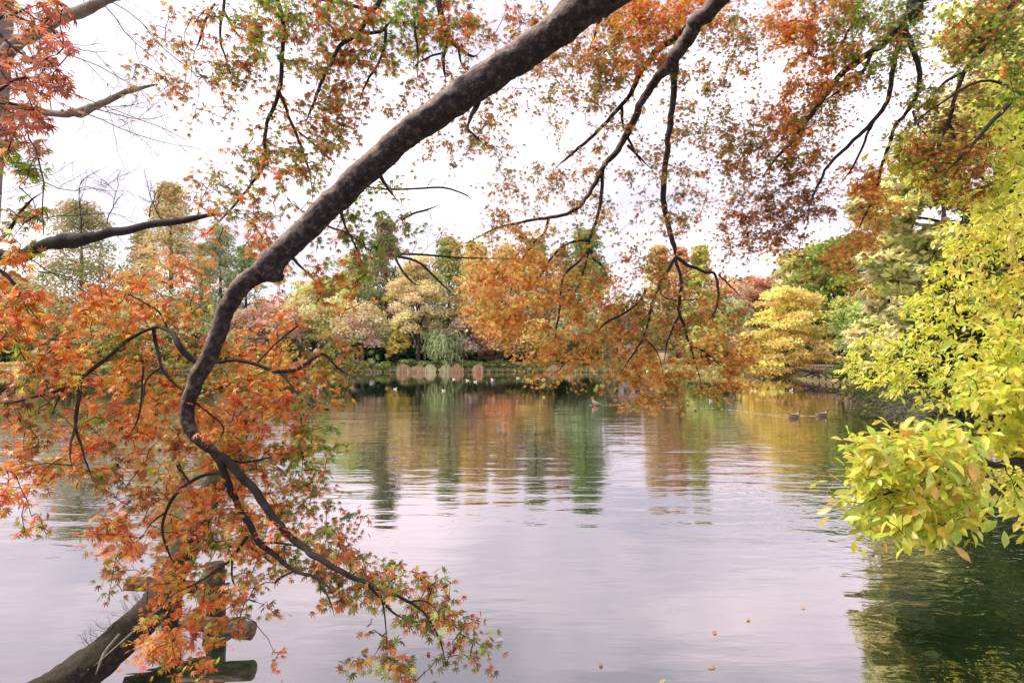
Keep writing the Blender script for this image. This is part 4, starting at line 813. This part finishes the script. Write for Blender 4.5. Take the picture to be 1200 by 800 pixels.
# ------------------------------------------------------------------ leaning trunk over the water with its log prop
lo = thing('leaning_tree', P(-20, 870, 3.3)*[1, 1, 0]+[0, 0, .1], 'mossy dark trunk leaning out over the water behind the orange maple sprays', 'tree')
mb = MB(); tube(mb, [P(-60, 900, 3.3), P(20, 838, 3.6), P(85, 795, 4.0), P(140, 752, 4.4), P(180, 712, 4.8), P(203, 672, 5.1), P(220, 640, 5.3), P(240, 595, 5.5), P(262, 545, 5.7), P(288, 490, 5.9), P(315, 455, 6.0), P(350, 435, 6.1), P(385, 412, 6.2)],
     [.145, .145, .14, .135, .13, .12, .115, .105, .10, .095, .085, .06, .03], 28, 8, .22); mb.build('trunk', M['moss_bark'], lo, True)
LB = [dict(name='branch', lines=[(np.array([P(288, 490, 5.9), P(340, 470, 5.6), P(385, 480, 5.3)]), np.array([.05, .03, .01]))], gn=0, mat='dark_bark', n=6),
      dict(name='branch', lines=[(np.array([P(240, 595, 5.5), P(215, 560, 5.3), P(200, 520, 5.2)]), np.array([.04, .02, .01]))], gn=0, mat='dark_bark', n=6),
      dict(name='branch', lines=[(np.array([P(220, 640, 5.3), P(290, 640, 5.0), P(320, 660, 4.9)]), np.array([.04, .02, .01]))], gn=0, mat='dark_bark', n=6)]
lc = []
for k in range(170):
    px, py = random.choice([(330, 455, 50, 35), (300, 420, 60, 25), (200, 560, 40, 50), (260, 500, 60, 50), (340, 560, 35, 50)])[0:2], 0
    c0 = random.choice([(330, 455, 40, 30), (300, 420, 50, 22), (200, 560, 35, 45), (285, 640, 30, 20), (260, 500, 50, 45), (330, 560, 30, 45)])
    lc.append((c0[0]+rng.normal()*c0[2]*.6, c0[1]+rng.normal()*c0[3]*.6, rng.uniform(4.4, 5.2), random.choice('ommog'), True, .9))
grow_foliage(LB, lc, PALL, maple_leaves, lo)
# thin grey stems and moss tuft on the trunk
b = MB()
for s in ('232,680,2,4.6 190,710,2.5,4.4 150,745,2.5,4.2 110,780,2,4.0', '140,742,3,4.2 122,765,4,4.1 112,790,4,4.0', '255,640,2,4.6 232,690,2,4.5 245,740,2.5,4.4'):
    tube(b, *pl(s), 5, 3)
for k in range(26):
    t = random.random(); bare_twigs(b, P(100+90*t, 775-75*t, 4.2+.5*t)+[0, 0, .1], (-.6, 0, .8), .10, .0022, 1)
b.build('dead_twigs', M['pale_bark'], lo)
sp = thing('log_prop', P(252, 745, 5.0)*[1, 1, 0], 'wooden prop of dark post and crossed logs holding up the leaning trunk', 'prop')
def seg(a, bq, r0, r1, mat, nm, par, gn=.05, n=14):
    b = MB(); a, bq = np.array(a), np.array(bq); tube(b, [a, a*.66+bq*.34, a*.34+bq*.66, bq], [r0, r0*.98, r1*1.02, r1], n, 3, gn); return b.build(nm, M[mat], par, True)
pb = P(254, 745, 5.0)
post = seg(pb+[.02, 0, -1.2], P(252, 660, 5.0), .095, .08, 'wet_post', 'post', sp)
seg(P(196, 748, 4.9)-[0, 0, .9], P(202, 700, 5.0), .09, .08, 'wet_post', 'post', sp)
seg(P(214, 727, 4.8), P(296, 739, 4.75), .062, .075, 'log', 'crossbeam', sp)
seg(P(148, 683, 5.05), P(240, 688, 5.2), .062, .055, 'log', 'crossbeam', sp)
seg(P(262, 765, 5.1), P(312, 798, 4.6)-[0, 0, .3], .05, .05, 'wet_post', 'brace', sp)
b = MB(); ctr = P(254, 742, 5.0)
tube(b, [ctr+[.105*math.cos(a), .105*math.sin(a), .02*math.sin(a*2)+.01] for a in np.linspace(0, 2*math.pi, 13)], [.012]*13, 6, 3, .2, cap=False)
b.build('rope_band', M['rope'], sp, True)

# ------------------------------------------------------------------ broad-leaved trees on the right
def in_poly(x, y, poly):
    c = False; n = len(poly)
    for i in range(n):
        (x1, y1), (x2, y2) = poly[i], poly[(i+1) % n]
        if (y1 > y) != (y2 > y) and x < (x2-x1)*(y-y1)/(y2-y1)+x1: c = not c
    return c
PALB = {'y': ['D4DA3C', 'E4E04A', 'BCCC38', 'EEE458', 'ACC23A', 'F0D450', 'E8DC48'], 'n': ['C0CC3C', 'D8D448', 'A8C03A', 'E8D84C', 'E0DC58', 'E0B04A', 'B8C840', 'CCD850'], 'l': ['B8C848', 'A8BC44', 'C8D458', '98B03C'],
        'w': ['E8D860', 'E0C858', 'ECDC70', 'D0CC50', 'E0B860']}
PALBL = {k: lift(np.array([lin(h) for h in v]), .90, 1.12) for k, v in PALB.items()}
BLS = .083
def broad_leaves(mb, p, path, key, dense, Y, s):
    cols = PALBL[key]; n = rng.poisson(13*s)
    if n == 0: return
    t = rng.beta(2.5, 1, n)*(len(path)-1); i0 = np.clip(t.astype(int), 0, len(path)-2); fr = (t-i0)[:, None]
    along = path[i0]*(1-fr)+path[i0+1]*fr
    ps = BLS*.9; off = rng.normal(size=(n, 3))*[ps, ps, ps*.6]
    pos = np.where((rng.random(n) < .5)[:, None], p+off, along+off*.2)
    dr = unit(path[-1]-path[0]+1e-6)
    tip = unit(rng.normal(size=(n, 3)))*.9+dr*.5+[-.35, -.1, -.25]
    nor = rng.normal(size=(n, 3))*.38+[0, -.35, 1]
    c = cols[rng.integers(0, len(cols), n)]; c = np.clip(c*(1+rng.normal(size=(n, 1))*.16)*(1+rng.normal(size=(n, 3))*.05), .01, .9)
    leaves(mb, OVAL, pos, tip, nor, rng.uniform(.65, 1.15, n)*BLS, c)
def poly_cells(poly, Y0, Y1, key, per100, s=1.0, edge=12):
    """attractors spread through the volume a crown fills"""
    xs = [q[0] for q in poly]; ys = [q[1] for q in poly]; out_ = []
    n = int((max(xs)-min(xs))*(max(ys)-min(ys))/100*per100)
    for _ in range(n):
        x, y = random.uniform(min(xs), max(xs)), random.uniform(min(ys), max(ys))
        lump = mnoise.noise(Vector((x*.025, y*.035, Y0)))
        if lump < -.32 and random.random() < .75: continue
        if in_poly(x, y, poly): out_.append((x, y, random.uniform(Y0, Y1)-lump*.5, key, True, s))
    return out_
B1 = np.array([6.6, 3.4, .6])
bt1 = thing('magnolia_tree', B1, 'broad leaved tree with large lime and orange leaves reaching in low from the right edge', 'tree')
mb = MB(); tube(mb, [B1-[0, 0, .3], B1+[-.1, .1, 1.0], B1+[-.3, .2, 2.2], B1+[-.4, .4, 3.6], B1+[-.5, .6, 5.2]], [.15, .12, .10, .07, .03], 12, 4, .1); mb.build('trunk', M['dark_bark'], bt1, True)
a1 = B1+[-.1, .1, 1.0]; a2 = B1+[-.3, .2, 2.2]; a3 = B1+[-.4, .4, 3.6]
BB1 = [dict(name='branch', lines=[pre(pl('1260,560,14,3.9 1210,540,10,3.7 1170,545,8,3.5 1145,540,7,3.4 1120,555,5,3.3 1090,570,4,3.2 1050,575,3,3.1 1010,590,2,3.1'), (*a1, .05)), pl('1145,541,5,3.4 1135,565,4,3.3 1125,580,3,3.2 1110,610,2,3.1'), pl('1148,538,5,3.4 1135,515,4,3.4 1100,505,3,3.4 1050,505,2,3.4'), pl('1120,556,4,3.3 1095,535,3,3.3 1060,530,2,3.2')], gn=0, mat='dark_bark', n=7),
       dict(name='branch', lines=[pre(pl('1270,470,10,4.0 1220,460,8,3.9 1180,450,6,3.8 1150,440,4,3.8 1130,420,2,3.8'), (*a2, .05)), pl('1190,452,4,3.8 1175,490,3,3.7 1165,520,2,3.6')], gn=0, mat='dark_bark', n=7),
       dict(name='branch', lines=[pre(pl('1290,150,10,4.5 1240,130,8,4.5 1200,110,6,4.5 1165,140,5,4.5 1130,180,3,4.5 1100,210,2,4.5'), (*a3, .04)), pl('1200,110,4,4.5 1150,95,3,4.6 1090,130,2,4.7 1045,165,1.5,4.8')], gn=0, mat='dark_bark', n=7)]
cl1 = poly_cells([(985, 600), (1005, 560), (1015, 530), (1010, 508), (1040, 505), (1090, 500), (1130, 505), (1150, 540), (1150, 600), (1130, 615), (1095, 628), (1068, 636), (1045, 625), (1020, 622), (995, 612)], 2.9, 3.5, 'n', 1.15)
cl1 += poly_cells([(1125, 395), (1150, 385), (1215, 370), (1260, 420), (1260, 640), (1215, 630), (1180, 590), (1160, 560), (1150, 500), (1130, 455)], 3.5, 4.1, 'y', .75)
cl1 += poly_cells([(1120, 180), (1140, 120), (1180, 80), (1230, 60), (1250, 240), (1150, 260), (1090, 230), (1045, 200), (1035, 165), (1080, 150)], 4.7, 5.8, 'y', .85, 1.0)
grow_foliage(BB1, cl1, None, broad_leaves, bt1, twig_r=.003)
B2 = np.array([10.2, 6.6, .7])
bt2 = thing('magnolia_tree', B2, 'dense bright yellow green tree filling the right edge, behind the low orange flecked spray', 'tree')
mb = MB(); tube(mb, [B2-[0, 0, .3], B2+[-.3, .1, 1.4], B2+[-.5, .4, 3.0], B2+[-.9, .6, 5.0], B2+[-1.0, .6, 7.5]], [.22, .18, .14, .09, .03], 12, 4, .1); mb.build('trunk', M['dark_bark'], bt2, True)
b2a, b2b = B2+[-.3, .1, 1.4], B2+[-.5, .4, 3.0]
BB2 = [dict(name='branch', lines=[pre(pl('1260,330,16,7.2 1200,362,13,7.0 1165,378,11,6.9 1140,390,9,6.8 1115,392,7,6.8 1080,400,4,6.8 1040,420,2.5,6.9'), (*b2b, .08)), pl('1165,378,7,6.9 1150,395,6,6.8 1130,410,5,6.7 1110,440,3,6.7'), pl('1122,368,4,6.9 1115,350,3.5,6.8 1108,330,3,6.8')], gn=0, mat='dark_bark', n=7),
       dict(name='branch', lines=[pre(pl('1270,220,12,7.4 1215,235,10,7.3 1180,260,8,7.2 1150,290,5,7.1 1110,310,3,7.1'), (*b2b, .07)), pl('1180,260,5,7.2 1150,240,3,7.1')], gn=0, mat='dark_bark', n=7),
       dict(name='branch', lines=[pre(pl('1260,440,12,7.4 1200,450,8,7.2 1150,455,5,7.1 1090,455,3,7.1 1040,450,2,7.1'), (*b2a, .07))], gn=0, mat='dark_bark', n=7)]
cl2 = poly_cells([(990, 440), (1000, 405), (1045, 375), (1060, 345), (1090, 315), (1090, 285), (1110, 255), (1130, 240), (1200, 215), (1290, 190), (1300, 500), (1200, 490), (1100, 475), (1060, 468), (1020, 455)], 6.2, 7.8, 'y', 1.15)
cl2 += poly_cells([(1130, 245), (1200, 225), (1270, 230), (1270, 380), (1180, 400), (1110, 380), (1100, 320)], 6.0, 6.8, 'w', .5)
grow_foliage(BB2, cl2, None, broad_leaves, bt2, twig_r=.004)
# paler trees behind on the right bank (an added dark tree among them darkens the reflection at lower right)
def mid_tree(name, label, base, lumps, cols, n, size, trunk_top, tr, low=None):
    base = np.array(base, float); o = thing(name, base, label, 'tree', RT); mbl = MB(); lb = MB(); tb_ = MB()
    tt = np.array(trunk_top, float); tube(tb_, [base-[0, 0, .5], base*.6+tt*.4+[.2, 0, 0], tt], [tr*1.3, tr, tr*.3], 10, 4, .1); tb_.build('trunk', M['dark_bark'], o, True)
    tot = sum(l[3] for l in lumps)
    for (x, y, z, r) in lumps:
        c0 = np.array([x, y, z]); st = base*.5+tt*.5; tube(lb, [st, (st+c0)/2+[0, 0, .3], c0], [tr*.4, tr*.22, .02], 5, 2, cap=False)
        nb = 26; m = int(n*r/tot/nb)
        for k in range(nb):
            dv0 = unit(rng.normal(size=3)); bc_ = c0+dv0*[r, r, r*.7]*random.uniform(.35, 1.0); bcol = pick(cols, 1, .05, .14)[0]
            tube(lb, [c0, (c0+bc_)/2, bc_], [.035, .022, .01], 4, 1, cap=False)
            dv = rng.normal(size=(m, 3))*[.30, .30, .15]*r*.62; p = bc_+dv; p[:, 2] = np.maximum(p[:, 2], .15)
            quads(mbl, p, rng.uniform(.6, 1.2, m)*size, np.clip(bcol*(.85+.3*(dv[:, 2:3]/(r*.2)))*(1+rng.normal(size=(m, 1))*.12), bcol*.35, bcol*1.5), 1.9, .8)  # underside shade painted in: leaf colour graded darker downwards
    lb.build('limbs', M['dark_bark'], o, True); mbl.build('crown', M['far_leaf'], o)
def lum(px, py, Y, rp): p = P(px, py, Y); return (*p, rp/F0*Y)
mid_tree('pale_green_tree', 'tall pale yellow green tree behind the dense bright tree on the right bank', (16, 17, .9),
         [lum(1075, 225, 16, 36), lum(1045, 250, 16, 30), lum(1028, 300, 16, 24), lum(1050, 320, 16, 34), lum(1100, 350, 16, 44), lum(1075, 400, 16, 40), lum(1160, 360, 16, 60), lum(1120, 170, 16, 50), lum(1170, 110, 16, 60), lum(1090, 285, 16, 40), lum(1050, 260, 17, 28),  lum(1220, 60, 16, 75), lum(1140, 40, 17, 45), lum(1250, -40, 16, 80), lum(1180, -60, 17, 60), lum(1300, 100, 16, 80), lum(1300, -60, 16, 80)],
         ['E8E888', 'DCDC74', 'ECE494', 'CCD468', 'F0E0A0'], 34000, .14, (15.5, 17, 10), .25)
mid_tree('added_dark_tree', 'added dark tree behind the bright tree at the right edge, darkens the reflection', (19, 15, .9),
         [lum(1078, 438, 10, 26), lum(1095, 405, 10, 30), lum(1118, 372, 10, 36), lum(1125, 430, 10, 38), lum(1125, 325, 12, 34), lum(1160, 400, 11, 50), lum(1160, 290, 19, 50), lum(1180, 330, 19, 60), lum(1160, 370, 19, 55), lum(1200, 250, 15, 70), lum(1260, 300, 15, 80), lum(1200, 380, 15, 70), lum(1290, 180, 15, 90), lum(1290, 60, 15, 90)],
         ['3A4A1C', '2C3C18', '4A5A24', '5A5A24'], 36000, .15, (18, 15, 9), .3)  # made-up tree; shade of leaf undersides put into its colours to darken the reflection
mid_tree('pale_green_tree', 'beige tinged green bushy tree just left of the dense bright tree', (16.5, 22, .9),
         [lum(1060, 310, 22, 36), lum(1040, 350, 22, 32), lum(1010, 245, 24, 16), lum(1030, 225, 24, 24), lum(1045, 375, 22, 30), lum(1022, 400, 22, 24), lum(1080, 360, 22, 40), lum(1110, 400, 22, 40), lum(1090, 440, 21, 30), lum(1055, 285, 23, 28), lum(1030, 440, 24, 20)],
         ['ECDC9C', 'DCD888', 'ECDCA0', 'C8CC70', 'E8DC90'], 22000, .15, (17, 22, 8.5), .22)
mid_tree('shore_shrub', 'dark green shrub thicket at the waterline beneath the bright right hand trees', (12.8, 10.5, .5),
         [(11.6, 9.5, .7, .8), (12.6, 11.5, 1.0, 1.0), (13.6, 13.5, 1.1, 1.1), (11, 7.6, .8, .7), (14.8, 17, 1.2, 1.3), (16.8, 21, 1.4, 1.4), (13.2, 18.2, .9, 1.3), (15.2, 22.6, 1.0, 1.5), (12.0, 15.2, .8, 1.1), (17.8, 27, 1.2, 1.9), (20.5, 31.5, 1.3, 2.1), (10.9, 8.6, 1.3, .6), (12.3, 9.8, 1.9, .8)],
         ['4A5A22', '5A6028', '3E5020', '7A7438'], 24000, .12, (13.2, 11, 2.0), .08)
# brown bare brushwood over the water
b = MB()
for k in range(70):
    s = P(random.uniform(1050, 1100), random.uniform(470, 484), 9.5); bare_twigs(b, s, (random.uniform(-.8, .3), 0, random.uniform(-.3, .4)), .5, .004, 1, .5)
tag(b.build('brushwood', M['pale_bark'], loc=P(1075, 480, 9.5)), 'tangle of brown bare brushwood between the bright tree and the low spray', 'brushwood')
print('done')
